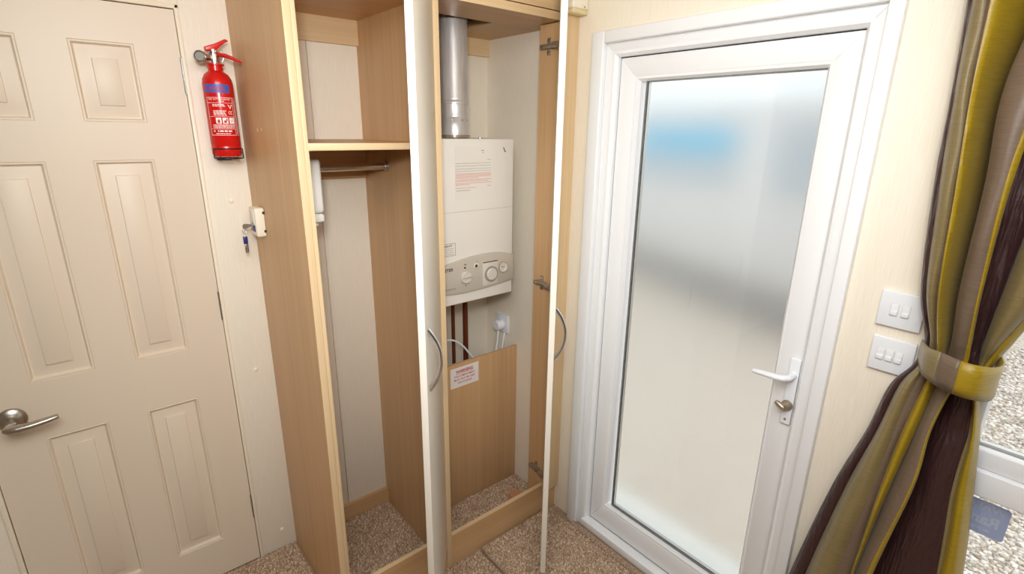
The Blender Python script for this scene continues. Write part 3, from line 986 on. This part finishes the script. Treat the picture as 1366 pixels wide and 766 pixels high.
# ------------------------------------------------------------------ fire extinguisher
EX, EY, ER = -1.037, -0.056, 0.0405
fe = thing('fire_extinguisher', 'small red fire extinguisher hung on the cream wall between door and wardrobe', 'extinguisher', (EX, EY, 1.5302))
MB().lathe([(0, 1.5270), (0.030, 1.5270), (0.037, 1.5302), (ER, 1.5376), (ER, 1.5577), (ER - 0.0008, 1.5599), (ER, 1.5620), (ER, 1.7337), (0.0385, 1.7475), (0.032, 1.7602), (0.023, 1.7676), (0.0195, 1.7708), (0.0195, 1.7846), (0.024, 1.7856), (0.024, 1.7899), (0.016, 1.7909), (0, 1.7909)], (EX, EY, 0), (0, 0, 1), 56).build('cylinder', RED, fe)
vv = MB().lathe([(0.013, 1.7909), (0.013, 1.7973), (0.016, 1.7984), (0.016, 1.8164), (0.011, 1.8196), (0.011, 1.8291), (0, 1.8291)], (EX, EY, 0), (0, 0, 1), 24)
vv.tube([(EX - 0.010, EY - 0.004, 1.8058), (EX - 0.036, EY - 0.014, 1.8058)], 0.0085, 14)
vv = vv.build('valve', CHROME, fe)
MB().lathe([(0.0165, 0), (0.0165, 0.009), (0.0135, 0.011), (0.0125, 0.008), (0, 0.008)], (EX - 0.036, EY - 0.012, 1.8058), (-0.45, -0.89, 0), 26).build('pressure_gauge', CHROME, vv)
MB().lathe([(0.0118, 0), (0, 0.0004)], (EX - 0.0401, EY - 0.0201, 1.8058), (-0.45, -0.89, 0), 22).build('gauge_dial', PRINTG, vv)
# carrying handle and squeeze lever
lv = MB()
lv.prism([(EX - 0.020, EY - 0.010, 1.8227), (EX - 0.022, EY - 0.010, 1.8344), (EX + 0.004, EY - 0.010, 1.8439), (EX + 0.030, EY - 0.010, 1.8577), (EX + 0.034, EY - 0.010, 1.8598), (EX + 0.044, EY - 0.010, 1.8545), (EX + 0.034, EY - 0.010, 1.8503), (EX + 0.018, EY - 0.010, 1.8365), (EX + 0.006, EY - 0.010, 1.8249)], (0, 0.020, 0), bev=0.0025)
lv.build('squeeze_lever', REDL, fe)
hd = MB()
hd.tube([(EX + 0.006, EY - 0.002, 1.8164), (EX + 0.026, EY - 0.026, 1.8121), (EX + 0.042, EY - 0.056, 1.8015), (EX + 0.051, EY - 0.080, 1.7920)], [0.0085, 0.0085, 0.007, 0.0045], 12, flat=0.7)
hd.build('carry_handle', REDL, fe)
MB().tube([(EX + 0.020, EY - 0.014, 1.8291), (EX + 0.024, EY - 0.018, 1.8164), (EX + 0.020, EY - 0.019, 1.8015), (EX + 0.016, EY - 0.017, 1.7909)], 0.0012, 8).build('safety_pin', CHROME, fe)


def wrap(a, b, l):
    """arc length a (to the right) and height b on the body; a = 0 faces the room"""
    q = a / ER
    r = ER + 0.0004 + l
    return Vector((EX + r * math.sin(q), EY - r * math.cos(q), b))


el = Print(wrap)
el.rect(-0.050, 0.022, 1.7093, 1.7326, 1, n=24)
el.text('POWDER', -0.046, 1.7141, 0.056, 0.012, 2, 0.0003, 0.02)
A0, A1 = -0.046, 0.027
el.frame(A0, A1, 1.5906, 1.6966, 0.0012, 0, n=24)
el.text('FIRE EXTINGUISHER', A0 + 0.006, 1.6892, 0.060, 0.0045)
for z in (1.6849,):
    el.words(-0.012, 0.004, z, 0.0018, 0, rn)
el.rect(A0, A1, 1.6812, 1.6821, 0, n=24)
for z in (1.6754, 1.6717, 1.6584, 1.6547, 1.6510, 1.6468):
    el.words(-0.030, 0.004, z, 0.0022, 0, rn)
el.rect(A0, A1, 1.6431, 1.6438, 0, n=24)
el.poly([(0.010, 1.6770), (0.024, 1.6770), (0.017, 1.6648)], 0)
el.disc(0.017, 1.6728, 0.0023, 2, lift=0.0003)
for s_ in (0.0, 0.006):           # the conformity mark: two open rings
    pts = []
    for k in range(13):
        a_ = math.radians(60 + k * 20)
        pts.append((0.0145 + s_ + 0.0042 * math.cos(a_), 1.6547 + 0.0048 * math.sin(a_)))
    for k in range(12, -1, -1):
        a_ = math.radians(60 + k * 20)
        pts.append((0.0145 + s_ + 0.0030 * math.cos(a_), 1.6547 + 0.0036 * math.sin(a_)))
    el.add(pts, [(k, k + 1, 24 - k, 25 - k) for k in range(12)], 0)
el.rect(0.0165, 0.0195, 1.6542, 1.6553, 0)
for a_ in (-0.026, -0.008, 0.010):
    el.rect(a_, a_ + 0.0145, 1.6235, 1.6404, 0, n=4)
el.poly([(-0.022, 1.6256), (-0.0155, 1.6256), (-0.0145, 1.6309), (-0.0175, 1.6372), (-0.021, 1.6330)], 2, 0.0003)
el.rect(-0.005, 0.002, 1.6256, 1.6330, 2, 0.0003)
el.poly([(0.001, 1.6330), (0.004, 1.6298), (0.005, 1.6383), (0.001, 1.6383)], 2, 0.0003)
el.poly([(0.0125, 1.6256), (0.0175, 1.6298), (0.0155, 1.6314), (0.0225, 1.6383), (0.0165, 1.6341), (0.0185, 1.6325)], 2, 0.0003)
for z in (1.6187, 1.6150, 1.6107):
    el.words(-0.036, 0.024, z, 0.0020, 0, rn)
el.rect(A0, A1, 1.6081, 1.6087, 0, n=24)
el.words(-0.036, 0.018, 1.6007, 0.0040, 0, rn)
el.words(-0.030, 0.010, 1.5943, 0.0020, 0, rn)
el.frame(0.031, 0.040, 1.5906, 1.6966, 0.0010, 0)
for z in np.arange(1.5959, 1.6913, 0.004):
    el.rect(0.0335, 0.0375, z, z + 0.0022, 0)
el.build('printed_label', [PRINTW, BLUE, PRINTR], fe)
# wire bracket round the foot
br = MB()
arc = [(EX + 0.0435 * math.sin(q), EY - 0.0435 * math.cos(q), 1.5519) for q in np.linspace(-1.15, 1.15, 15)]
low = [(EX + 0.0435 * math.sin(q), EY - 0.0435 * math.cos(q), 1.5233) for q in np.linspace(1.15, -1.15, 15)]
br.tube(arc + low + [arc[0]], 0.0016, 8)
br.tube([(EX - 0.030, EY - 0.03, 1.5233), (EX - 0.02, EY, 1.5233), (EX - 0.02, -0.003, 1.5233)], 0.0018, 8)
br.tube([(EX + 0.030, EY - 0.03, 1.5233), (EX + 0.02, EY, 1.5233), (EX + 0.02, -0.003, 1.5233)], 0.0018, 8)
br.box(EX - 0.02, EX + 0.02, -0.0065, -0.0005, 1.5143, 1.6044)
tag(br.build('extinguisher_bracket', BLACK), 'black wire bracket holding the foot of the red extinguisher', 'bracket')

# ------------------------------------------------------------------ switch plates


def switch_plate(yL, yR, z0, z1, n, label, yc, w):
    s_ = thing('light_switch', label, 'switch', (0.0, (yL + yR) / 2, z0), 'white light switch plates')
    BX(-0.0095, -0.0003, yR, yL, z0, z1, bev=0.0025, seg=3).build('face_plate', WHITEP, s_)
    for k in range(n):
        y = yc + (k - (n - 1) / 2) * -w
        zc = (z0 + z1) / 2
        BX(-0.0115, -0.0093, y - 0.0075, y + 0.0075, zc - 0.0135, zc + 0.0135, bev=0.0008).build('rocker', WHITEP, s_)
        BX(-0.0140, -0.0110, y - 0.0068, y + 0.0068, zc - 0.0128, zc - 0.002, bev=0.0012).build('rocker', WHITEP, s_)
        BX(-0.00985, -0.0093, y - 0.0085, y + 0.0085, zc - 0.0145, zc + 0.0145).build('rocker_gap', BOILERS, s_)


switch_plate(-1.538, -1.624, 1.190, 1.275, 2, 'upper white switch plate by the curtain with two rockers', -1.580, 0.022)
switch_plate(-1.541, -1.627, 1.079, 1.163, 3, 'lower white switch plate by the curtain with three rockers', -1.580, 0.018)

# ------------------------------------------------------------------ curtain
# one row per height: for each stripe its left and right end as (X, Y, Z)
rows = [
    [[(-0.058, -1.56, 2.149), (-0.07, -1.572, 2.144)], [(-0.07, -1.572, 2.144), (-0.093, -1.596, 2.135)], [(-0.093, -1.596, 2.135), (-0.096, -1.605, 2.134)], [(-0.093, -1.604, 2.135), (-0.02, -1.707, 2.163)], [(-0.108, -1.717, 2.129), (-0.126, -1.769, 2.122)], [(-0.126, -1.769, 2.122), (-0.118, -1.776, 2.125)], [(-0.066, -1.772, 2.145), (-0.066, -1.827, 2.145)], [(-0.083, -1.828, 2.139), (-0.093, -1.87, 2.135)], [(-0.093, -1.87, 2.135), (-0.07, -1.89, 2.144)]],
    [[(-0.058, -1.577, 1.863), (-0.07, -1.586, 1.86)], [(-0.07, -1.586, 1.86), (-0.093, -1.612, 1.853)], [(-0.093, -1.612, 1.853), (-0.096, -1.619, 1.851)], [(-0.093, -1.618, 1.852), (-0.02, -1.673, 1.852)], [(-0.108, -1.686, 1.837), (-0.126, -1.735, 1.828)], [(-0.126, -1.735, 1.828), (-0.118, -1.743, 1.829)], [(-0.066, -1.738, 1.837), (-0.066, -1.788, 1.829)], [(-0.083, -1.789, 1.827), (-0.093, -1.836, 1.817)], [(-0.093, -1.836, 1.817), (-0.07, -1.85, 1.818)]],
    [[(-0.058, -1.587, 1.697), (-0.07, -1.594, 1.697)], [(-0.07, -1.594, 1.697), (-0.093, -1.62, 1.694)], [(-0.093, -1.62, 1.694), (-0.096, -1.627, 1.694)], [(-0.093, -1.626, 1.694), (-0.02, -1.657, 1.696)], [(-0.108, -1.67, 1.691), (-0.126, -1.718, 1.688)], [(-0.126, -1.718, 1.688), (-0.118, -1.727, 1.689)], [(-0.066, -1.721, 1.692), (-0.066, -1.771, 1.69)], [(-0.083, -1.772, 1.689), (-0.093, -1.822, 1.686)], [(-0.093, -1.822, 1.686), (-0.07, -1.834, 1.687)]],
    [[(-0.058, -1.595, 1.524), (-0.07, -1.606, 1.525)], [(-0.07, -1.606, 1.525), (-0.093, -1.634, 1.53)], [(-0.093, -1.634, 1.53), (-0.096, -1.64, 1.53)], [(-0.093, -1.639, 1.53), (-0.02, -1.667, 1.528)], [(-0.108, -1.68, 1.534), (-0.126, -1.709, 1.537)], [(-0.126, -1.709, 1.537), (-0.118, -1.717, 1.537)], [(-0.066, -1.711, 1.534), (-0.066, -1.756, 1.538)], [(-0.083, -1.757, 1.539), (-0.093, -1.811, 1.544)], [(-0.093, -1.811, 1.544), (-0.07, -1.822, 1.543)]],
    [[(-0.053, -1.615, 1.307), (-0.064, -1.626, 1.311)], [(-0.064, -1.626, 1.311), (-0.085, -1.646, 1.32)], [(-0.085, -1.646, 1.32), (-0.087, -1.654, 1.323)], [(-0.085, -1.654, 1.322), (-0.027, -1.674, 1.316)], [(-0.098, -1.684, 1.332), (-0.114, -1.714, 1.342)], [(-0.114, -1.714, 1.342), (-0.107, -1.718, 1.342)], [(-0.06, -1.713, 1.332), (-0.06, -1.744, 1.34)], [(-0.076, -1.746, 1.343), (-0.085, -1.801, 1.358)], [(-0.085, -1.801, 1.358), (-0.064, -1.811, 1.357)]],
    [[(-0.043, -1.643, 1.189), (-0.052, -1.654, 1.194)], [(-0.053, -1.654, 1.194), (-0.07, -1.663, 1.202)], [(-0.07, -1.663, 1.202), (-0.071, -1.672, 1.205)], [(-0.068, -1.671, 1.204), (-0.035, -1.685, 1.2)], [(-0.077, -1.691, 1.213), (-0.093, -1.717, 1.226)], [(-0.093, -1.717, 1.226), (-0.087, -1.722, 1.226)], [(-0.048, -1.717, 1.214), (-0.048, -1.737, 1.221)], [(-0.059, -1.738, 1.224), (-0.065, -1.766, 1.235)], [(-0.065, -1.766, 1.235), (-0.049, -1.779, 1.235)]],
    [[(-0.037, -1.633, 1.128), (-0.045, -1.644, 1.135)], [(-0.046, -1.645, 1.135), (-0.063, -1.66, 1.146)], [(-0.063, -1.66, 1.146), (-0.061, -1.671, 1.15)], [(-0.059, -1.671, 1.15), (-0.043, -1.685, 1.15)], [(-0.06, -1.687, 1.156), (-0.081, -1.717, 1.173)], [(-0.081, -1.717, 1.173), (-0.076, -1.723, 1.174)], [(-0.038, -1.719, 1.161), (-0.04, -1.737, 1.169)], [(-0.046, -1.738, 1.171), (-0.049, -1.749, 1.177)], [(-0.05, -1.749, 1.177), (-0.037, -1.76, 1.177)]],
    [[(-0.041, -1.601, 1.063), (-0.05, -1.621, 1.074)], [(-0.053, -1.621, 1.075), (-0.073, -1.649, 1.093)], [(-0.073, -1.649, 1.093), (-0.068, -1.664, 1.098)], [(-0.065, -1.664, 1.097), (-0.063, -1.683, 1.104)], [(-0.06, -1.682, 1.104), (-0.093, -1.713, 1.126)], [(-0.093, -1.713, 1.126), (-0.086, -1.715, 1.125)], [(-0.039, -1.709, 1.108), (-0.042, -1.741, 1.121)], [(-0.044, -1.741, 1.122), (-0.045, -1.742, 1.122)], [(-0.048, -1.742, 1.123), (-0.033, -1.75, 1.122)]],
    [[(-0.046, -1.579, 0.933), (-0.057, -1.603, 0.949)], [(-0.061, -1.603, 0.95), (-0.086, -1.637, 0.978)], [(-0.086, -1.637, 0.978), (-0.078, -1.65, 0.981)], [(-0.074, -1.649, 0.979), (-0.079, -1.674, 0.994)], [(-0.066, -1.672, 0.987), (-0.108, -1.698, 1.017)], [(-0.108, -1.698, 1.017), (-0.1, -1.701, 1.015)], [(-0.042, -1.694, 0.989), (-0.047, -1.754, 1.021)], [(-0.047, -1.754, 1.021), (-0.047, -1.757, 1.023)], [(-0.051, -1.758, 1.024), (-0.034, -1.769, 1.023)]],
    [[(-0.053, -1.537, 0.75), (-0.066, -1.57, 0.776)], [(-0.07, -1.571, 0.779), (-0.1, -1.627, 0.828)], [(-0.1, -1.627, 0.828), (-0.09, -1.64, 0.831)], [(-0.086, -1.639, 0.829), (-0.092, -1.658, 0.843)], [(-0.076, -1.655, 0.834), (-0.126, -1.697, 0.883)], [(-0.126, -1.697, 0.883), (-0.116, -1.701, 0.881)], [(-0.048, -1.692, 0.842), (-0.054, -1.755, 0.884)], [(-0.054, -1.755, 0.884), (-0.054, -1.763, 0.889)], [(-0.058, -1.763, 0.891), (-0.038, -1.787, 0.895)]],
    [[(-0.053, -1.485, 0.427), (-0.066, -1.527, 0.469)], [(-0.07, -1.528, 0.472), (-0.1, -1.598, 0.548)], [(-0.1, -1.598, 0.548), (-0.09, -1.629, 0.567)], [(-0.086, -1.628, 0.564), (-0.092, -1.635, 0.573)], [(-0.076, -1.632, 0.56), (-0.126, -1.663, 0.618)], [(-0.126, -1.663, 0.618), (-0.116, -1.672, 0.619)], [(-0.048, -1.662, 0.566), (-0.054, -1.774, 0.66)], [(-0.054, -1.774, 0.66), (-0.054, -1.779, 0.664)], [(-0.058, -1.78, 0.667), (-0.038, -1.813, 0.681)]],
    [[(-0.053, -1.43, -0.002), (-0.066, -1.477, 0.013)], [(-0.07, -1.478, 0.018), (-0.1, -1.558, 0.054)], [(-0.1, -1.558, 0.054), (-0.09, -1.611, 0.042)], [(-0.086, -1.611, 0.037), (-0.092, -1.6, 0.044)], [(-0.076, -1.596, 0.025), (-0.126, -1.609, 0.085)], [(-0.126, -1.609, 0.085), (-0.116, -1.625, 0.073)], [(-0.048, -1.613, -0.008), (-0.054, -1.82, -0.001)], [(-0.054, -1.82, -0.001), (-0.054, -1.818, -0.001)], [(-0.058, -1.818, 0.004), (-0.038, -1.884, -0.02)]],
]
R = np.array(rows)                      # heights x stripes x ends x 3
nr = len(R)
stripe_m = [0, 1, 2, 3, 2, 3, 0, 1, 3]           # material per stripe
up_g = [0.004, 0.012, 0.003, 0.046, 0.010, 0.004, -0.010, 0.026, 0.003]
lo_g = [0.010, 0.028, 0.003, 0.020, 0.014, 0.003, 0.010, 0.0, 0.022]
skew = [1, 1, 1, 0.5, 1, 1, 1, 1, 1]
NS = 11
rowsN = 90
verts, faces, fmat = [], [], []
prof_rows = []
for ti in np.linspace(0, nr - 1, rowsN):
    i = min(int(ti), nr - 2)
    f = ti - i
    a, b, c, d = R[max(i - 1, 0)], R[i], R[i + 1], R[min(i + 2, nr - 1)]
    if i == 0:
        a = 2 * b - c
    if i == nr - 2:
        d = 2 * c - b
    P = b + (c - b) * f if i in (0, nr - 2) else 0.5 * (2 * b + (c - a) * f + (2 * a - 5 * b + 4 * c - d) * f * f + (3 * b - a - 3 * c + d) * f ** 3)
    k = 1 / (1 + math.exp(-(ti - 6.0) * 2.2))        # 0 above the tie-back, 1 below
    pinch = 1 - 0.5 * math.exp(-((ti - 6.0) / 1.0) ** 2)
    rowp = []
    for s in range(9):
        g = (up_g[s] * (1 - k) + lo_g[s] * k) * pinch
        sk = skew[s] * (1 - k) + k
        for j in range(NS):
            q = j / (NS - 1)
            x, y, z = P[s][0] + (P[s][1] - P[s][0]) * q
            wob = 0.0022 * math.sin(31 * z + 5 * s) * math.sin(math.pi * q)
            if s in (0, 6):
                wob += 0.0014 * math.sin(95 * z + 60 * y) * math.sin(math.pi * q)
            rowp.append((x - g * math.sin(math.pi * q ** sk) - wob, y, z))
    prof_rows.append(rowp)
nc = 9 * NS
for rp in prof_rows:
    verts += rp
for r in range(rowsN - 1):
    for c in range(nc - 1):
        s = c // NS
        seam = c % NS == NS - 1
        faces.append((r * nc + c, r * nc + c + 1, (r + 1) * nc + c + 1, (r + 1) * nc + c))
        fmat.append(stripe_m[s + 1] if seam else stripe_m[s])
cu = thing('curtain', 'striped silk curtain in brown, tan and gold gathered beside the window', 'curtain', (-0.06, -1.66, 0.03))
me = bpy.data.meshes.new('drape')
wl = world_loc(cu)
me.from_pydata([tuple(Vector(v) - wl) for v in verts], [], faces)
for p_, mi_ in zip(me.polygons, fmat):
    p_.material_index = mi_
drape = link('drape', me, [SILK_BROWN, SILK_TAN, SILK_GREY, SILK_GOLD], cu, 60)
so_ = drape.modifiers.new('thickness', 'SOLIDIFY')
so_.thickness = 0.0018
so_.offset = 0

# tie-back: a band of three stripes round the waist of the curtain
band = [  # (X, Y, Ztop, Zbottom)
    (-0.012, -1.634, 1.180, 1.132), (-0.050, -1.645, 1.186, 1.136), (-0.100, -1.662, 1.194, 1.134), (-0.128, -1.688, 1.200, 1.131),
    (-0.146, -1.722, 1.199, 1.129), (-0.142, -1.751, 1.198, 1.127), (-0.104, -1.770, 1.191, 1.118), (-0.055, -1.774, 1.188, 1.116), (-0.012, -1.762, 1.190, 1.120)]
BP = smooth_path([(x, y, z) for x, y, z, _ in band], 6)
BQ = smooth_path([(x, y, z) for x, y, _, z in band], 6)
tb = thing('curtain_tieback', 'three-tone silk tieback band round the middle of the striped curtain', 'tieback', (-0.08, -1.70, 1.15))
wl = world_loc(tb)


def band_part(i0, i1, m):
    v, f = [], []
    H = 5
    for i in range(i0, i1 + 1):
        for h in range(H):
            q = h / (H - 1)
            P_ = BP[i] * (1 - q) + BQ[i] * q
            out = Vector((-1, 0, 0)) * 0.005 * math.sin(math.pi * q)
            v.append(tuple(P_ + out - wl))
    for i in range(i1 - i0):
        for h in range(H - 1):
            f.append((i * H + h, i * H + h + 1, (i + 1) * H + h + 1, (i + 1) * H + h))
    me_ = bpy.data.meshes.new('band_stripe')
    me_.from_pydata(v, [], f)
    o = link('band_stripe', me_, m, tb, 60)
    mo = o.modifiers.new('thickness', 'SOLIDIFY')
    mo.thickness = 0.004
    mo.offset = 0


band_part(0, 18, SILK_TAN)
band_part(18, 24, SILK_GREY)
band_part(24, len(BP) - 1, SILK_GOLD)

# ------------------------------------------------------------------ loose mat and carpet lip at the threshold
tag(BX(-0.423, -0.062, -1.35, -0.512, 0.0005, 0.018, bev=0.005, seg=2).build('carpet_mat', CARPET), 'loose taupe carpet mat lying before the wardrobe plinth', 'mat')
lip = MB().tube([(-0.022, -1.436, 0.004), (-0.022, -0.64, 0.004)], 0.017, 12, flat=0.8).build('trim_8', CARPET)
struct(lip)

# looped pile: short yarn tufts standing on the carpet, the closet floors and the mat
TUFT = mat('carpet_yarn', (165, 138, 112), 0.95)
_g = nd(TUFT, 'ShaderNodeNewGeometry')
lk(TUFT, ramp(TUFT, _g.outputs['Random Per Island'], [(0.0, (148, 120, 95)), (0.3, (178, 149, 121)), (0.62, (198, 171, 143)), (0.86, (218, 193, 166)), (1.0, (242, 224, 202))]), base(TUFT))


def pile(name, parent, rects, z0, step, seed):
    r_ = np.random.RandomState(seed)
    P_ = []
    for x0, x1, y0, y1 in rects:
        gx, gy = np.meshgrid(np.arange(x0, x1, step), np.arange(y0, y1, step))
        p = np.stack([gx.ravel(), gy.ravel()], 1)
        P_.append(p + r_.uniform(-0.45, 0.45, p.shape) * step)
    p = np.concatenate(P_)
    n_ = len(p)
    rad = r_.uniform(0.0024, 0.0042, (n_, 1)) * step / 0.005
    h = r_.uniform(0.004, 0.0075, (n_, 1))
    lean = r_.uniform(-0.0030, 0.0030, (n_, 2))
    a0 = r_.uniform(0, 6.28, (n_, 1))
    k_ = np.arange(4)[None] * (math.pi / 2)
    lo_ = np.stack([p[:, 0:1] + rad * np.cos(a0 + k_), p[:, 1:2] + rad * np.sin(a0 + k_), np.full((n_, 4), z0)], -1)
    hi_ = np.stack([p[:, 0:1] + lean[:, 0:1] + rad * 0.8 * np.cos(a0 + 0.5 + k_), p[:, 1:2] + lean[:, 1:2] + rad * 0.8 * np.sin(a0 + 0.5 + k_), z0 + h * np.ones((1, 4))], -1)
    tip_ = np.stack([p[:, 0:1] + lean[:, 0:1] * 1.2, p[:, 1:2] + lean[:, 1:2] * 1.2, z0 + h * 1.25], -1)
    V_ = np.concatenate([lo_, hi_, tip_], 1)
    tri = []
    for q in range(4):
        w = (q + 1) % 4
        tri += [(q, w, 4 + w), (q, 4 + w, 4 + q), (4 + q, 4 + w, 8)]
    F = (np.array(tri)[None] + (np.arange(n_) * 9)[:, None, None]).reshape(-1, 3)
    V_ = V_.reshape(-1, 3) - np.array(world_loc(parent)[:])
    me_ = bpy.data.meshes.new(name)
    me_.vertices.add(len(V_))
    me_.vertices.foreach_set('co', V_.ravel())
    me_.loops.add(len(F) * 3)
    me_.loops.foreach_set('vertex_index', F.ravel().astype(np.int32))
    me_.polygons.add(len(F))
    me_.polygons.foreach_set('loop_start', np.arange(0, len(F) * 3, 3, dtype=np.int32))
    me_.update(calc_edges=True)
    o = link(name, me_, TUFT, parent, 0)
    o['kind'] = 'stuff'
    return o


FL = bpy.data.objects['floor']
pile('carpet_pile', FL, [(-1.60, -0.981, -0.62, -0.004), (-0.981, -0.43, -1.15, -0.512), (-0.938, -0.577, -0.478, -0.024), (-0.545, -0.145, -0.478, -0.232), (-0.145, -0.082, -0.478, -0.232), (-0.082, -0.006, -0.395, -0.232), (-0.43, -0.006, -0.520, -0.508), (-0.055, -0.042, -1.30, -0.512)], 0.0, 0.0042, 11)
pile('mat_pile', bpy.data.objects['carpet_mat'], [(-0.414, -0.071, -1.20, -0.521)], 0.0175, 0.0042, 12)

# ------------------------------------------------------------------ outdoors
GZ = -0.45
gr = struct(BX(0.06, 16.0, -9.0, 12.0, GZ - 0.1, GZ).build('ground', GROUND, None, 0))
# loose gravel in view of the low window
rs = np.random.RandomState(5)
ico = bmesh.new()
bmesh.ops.create_icosphere(ico, subdivisions=1, radius=1.0)
iv = np.array([v.co[:] for v in ico.verts])
ifc = np.array([[v.index for v in f.verts] for f in ico.faces])
ico.free()
pos = []
x = 1.45
while x < 5.9:
    step = 0.021 + 0.0035 * (x - 1.45)
    yc, hw = -1.87 + (x + 1.41) * 0.06, 0.16 * (x + 1.41) + 0.15
    for y in np.arange(yc - hw * 0.75, yc + hw, step):
        pos.append((x + rs.uniform(-0.5, 0.5) * step, y + rs.uniform(-0.5, 0.5) * step, step))
    x += step * 0.9
pos = np.array(pos)
pos = pos[pos[:, 1] < -0.85 - 0.306 * np.maximum(pos[:, 0] - 3.6, 0)]
n = len(pos)
sc_ = pos[:, 2:3] * rs.uniform(0.42, 0.75, (n, 3)) * np.array([1, 1, 0.6])
ang = rs.uniform(0, math.pi, n)
V = iv[None] * sc_[:, None, :] * (1 + rs.uniform(-0.18, 0.18, (n, len(iv), 1)))
ca, sa = np.cos(ang)[:, None], np.sin(ang)[:, None]
X_ = V[..., 0] * ca - V[..., 1] * sa + pos[:, 0:1]
Y_ = V[..., 0] * sa + V[..., 1] * ca + pos[:, 1:2]
Z_ = V[..., 2] + GZ + 0.003
VV = np.stack([X_, Y_, Z_], -1).reshape(-1, 3)
FF = (ifc[None] + (np.arange(n) * len(iv))[:, None, None]).reshape(-1, 3)
me = bpy.data.meshes.new('gravel')
me.vertices.add(len(VV))
me.vertices.foreach_set('co', VV.ravel())
me.loops.add(len(FF) * 3)
me.loops.foreach_set('vertex_index', FF.ravel().astype(np.int32))
me.polygons.add(len(FF))
me.polygons.foreach_set('loop_start', np.arange(0, len(FF) * 3, 3, dtype=np.int32))
me.update(calc_edges=True)
g_ = link('gravel', me, STONE, None, 0)
g_['kind'] = 'stuff'
tag(g_, 'pale loose gravel outdoors seen through the low window', 'gravel')

# pale boarded step outside the frosted door
st = thing('door_step', 'bright pale step outside, blurred behind the bottom of the frosted door', 'step', (0.40, -1.0, GZ))
for k in range(3):
    x0 = 0.075 + k * 0.125
    BX(x0, x0 + 0.12, -1.75, -0.25, -0.135, -0.11, bev=0.003).build('plank', STEPW, st)
BX(0.09, 0.44, -1.72, -0.28, GZ, -0.136).build('step_base', STEPW, st)

# neighbouring caravan, blurred by the glass; its near end comes closer on the right
cv = thing('neighbour_caravan', 'pale static caravan blurred behind the frosted glass door', 'caravan', (3.8, -0.6, GZ))
mc = Matrix.Translation((3.8, -0.6, 0)) @ Matrix.Rotation(math.radians(-17), 4, 'Z')


def cvb(name, m, par, x0, x1, y0, y1, z0, z1, bev=0.0):
    return MB().box(x0, x1, y0, y1, z0, z1, bev, mtx=mc).build(name, m, par)


cvb('body', VANBODY, cv, 0.0, 2.2, 0.0, 9.5, 0.02, 1.86, 0.03)
cvb('skirt', VANSKIRT, cv, 0.06, 2.1, 0.1, 9.4, GZ, 0.02)
cvb('roof', VANBODY, cv, -0.08, 2.3, -0.1, 9.6, 1.86, 1.93, 0.02)
for y0, y1 in ((0.25, 1.25), (1.7, 3.9), (4.4, 5.6), (6.4, 8.4)):
    f_ = cvb('window', VANBODY, cv, -0.03, 0.0, y0, y1, 0.98, 1.74, 0.01)
    cvb('pane', VANGLASS, f_, -0.045, -0.03, y0 + 0.05, y1 - 0.05, 1.03, 1.69)
    if y0 == 1.7:
        cvb('blind', VANBLUE, f_, -0.055, -0.045, y0 + 0.08, y1 - 0.08, 1.38, 1.68)
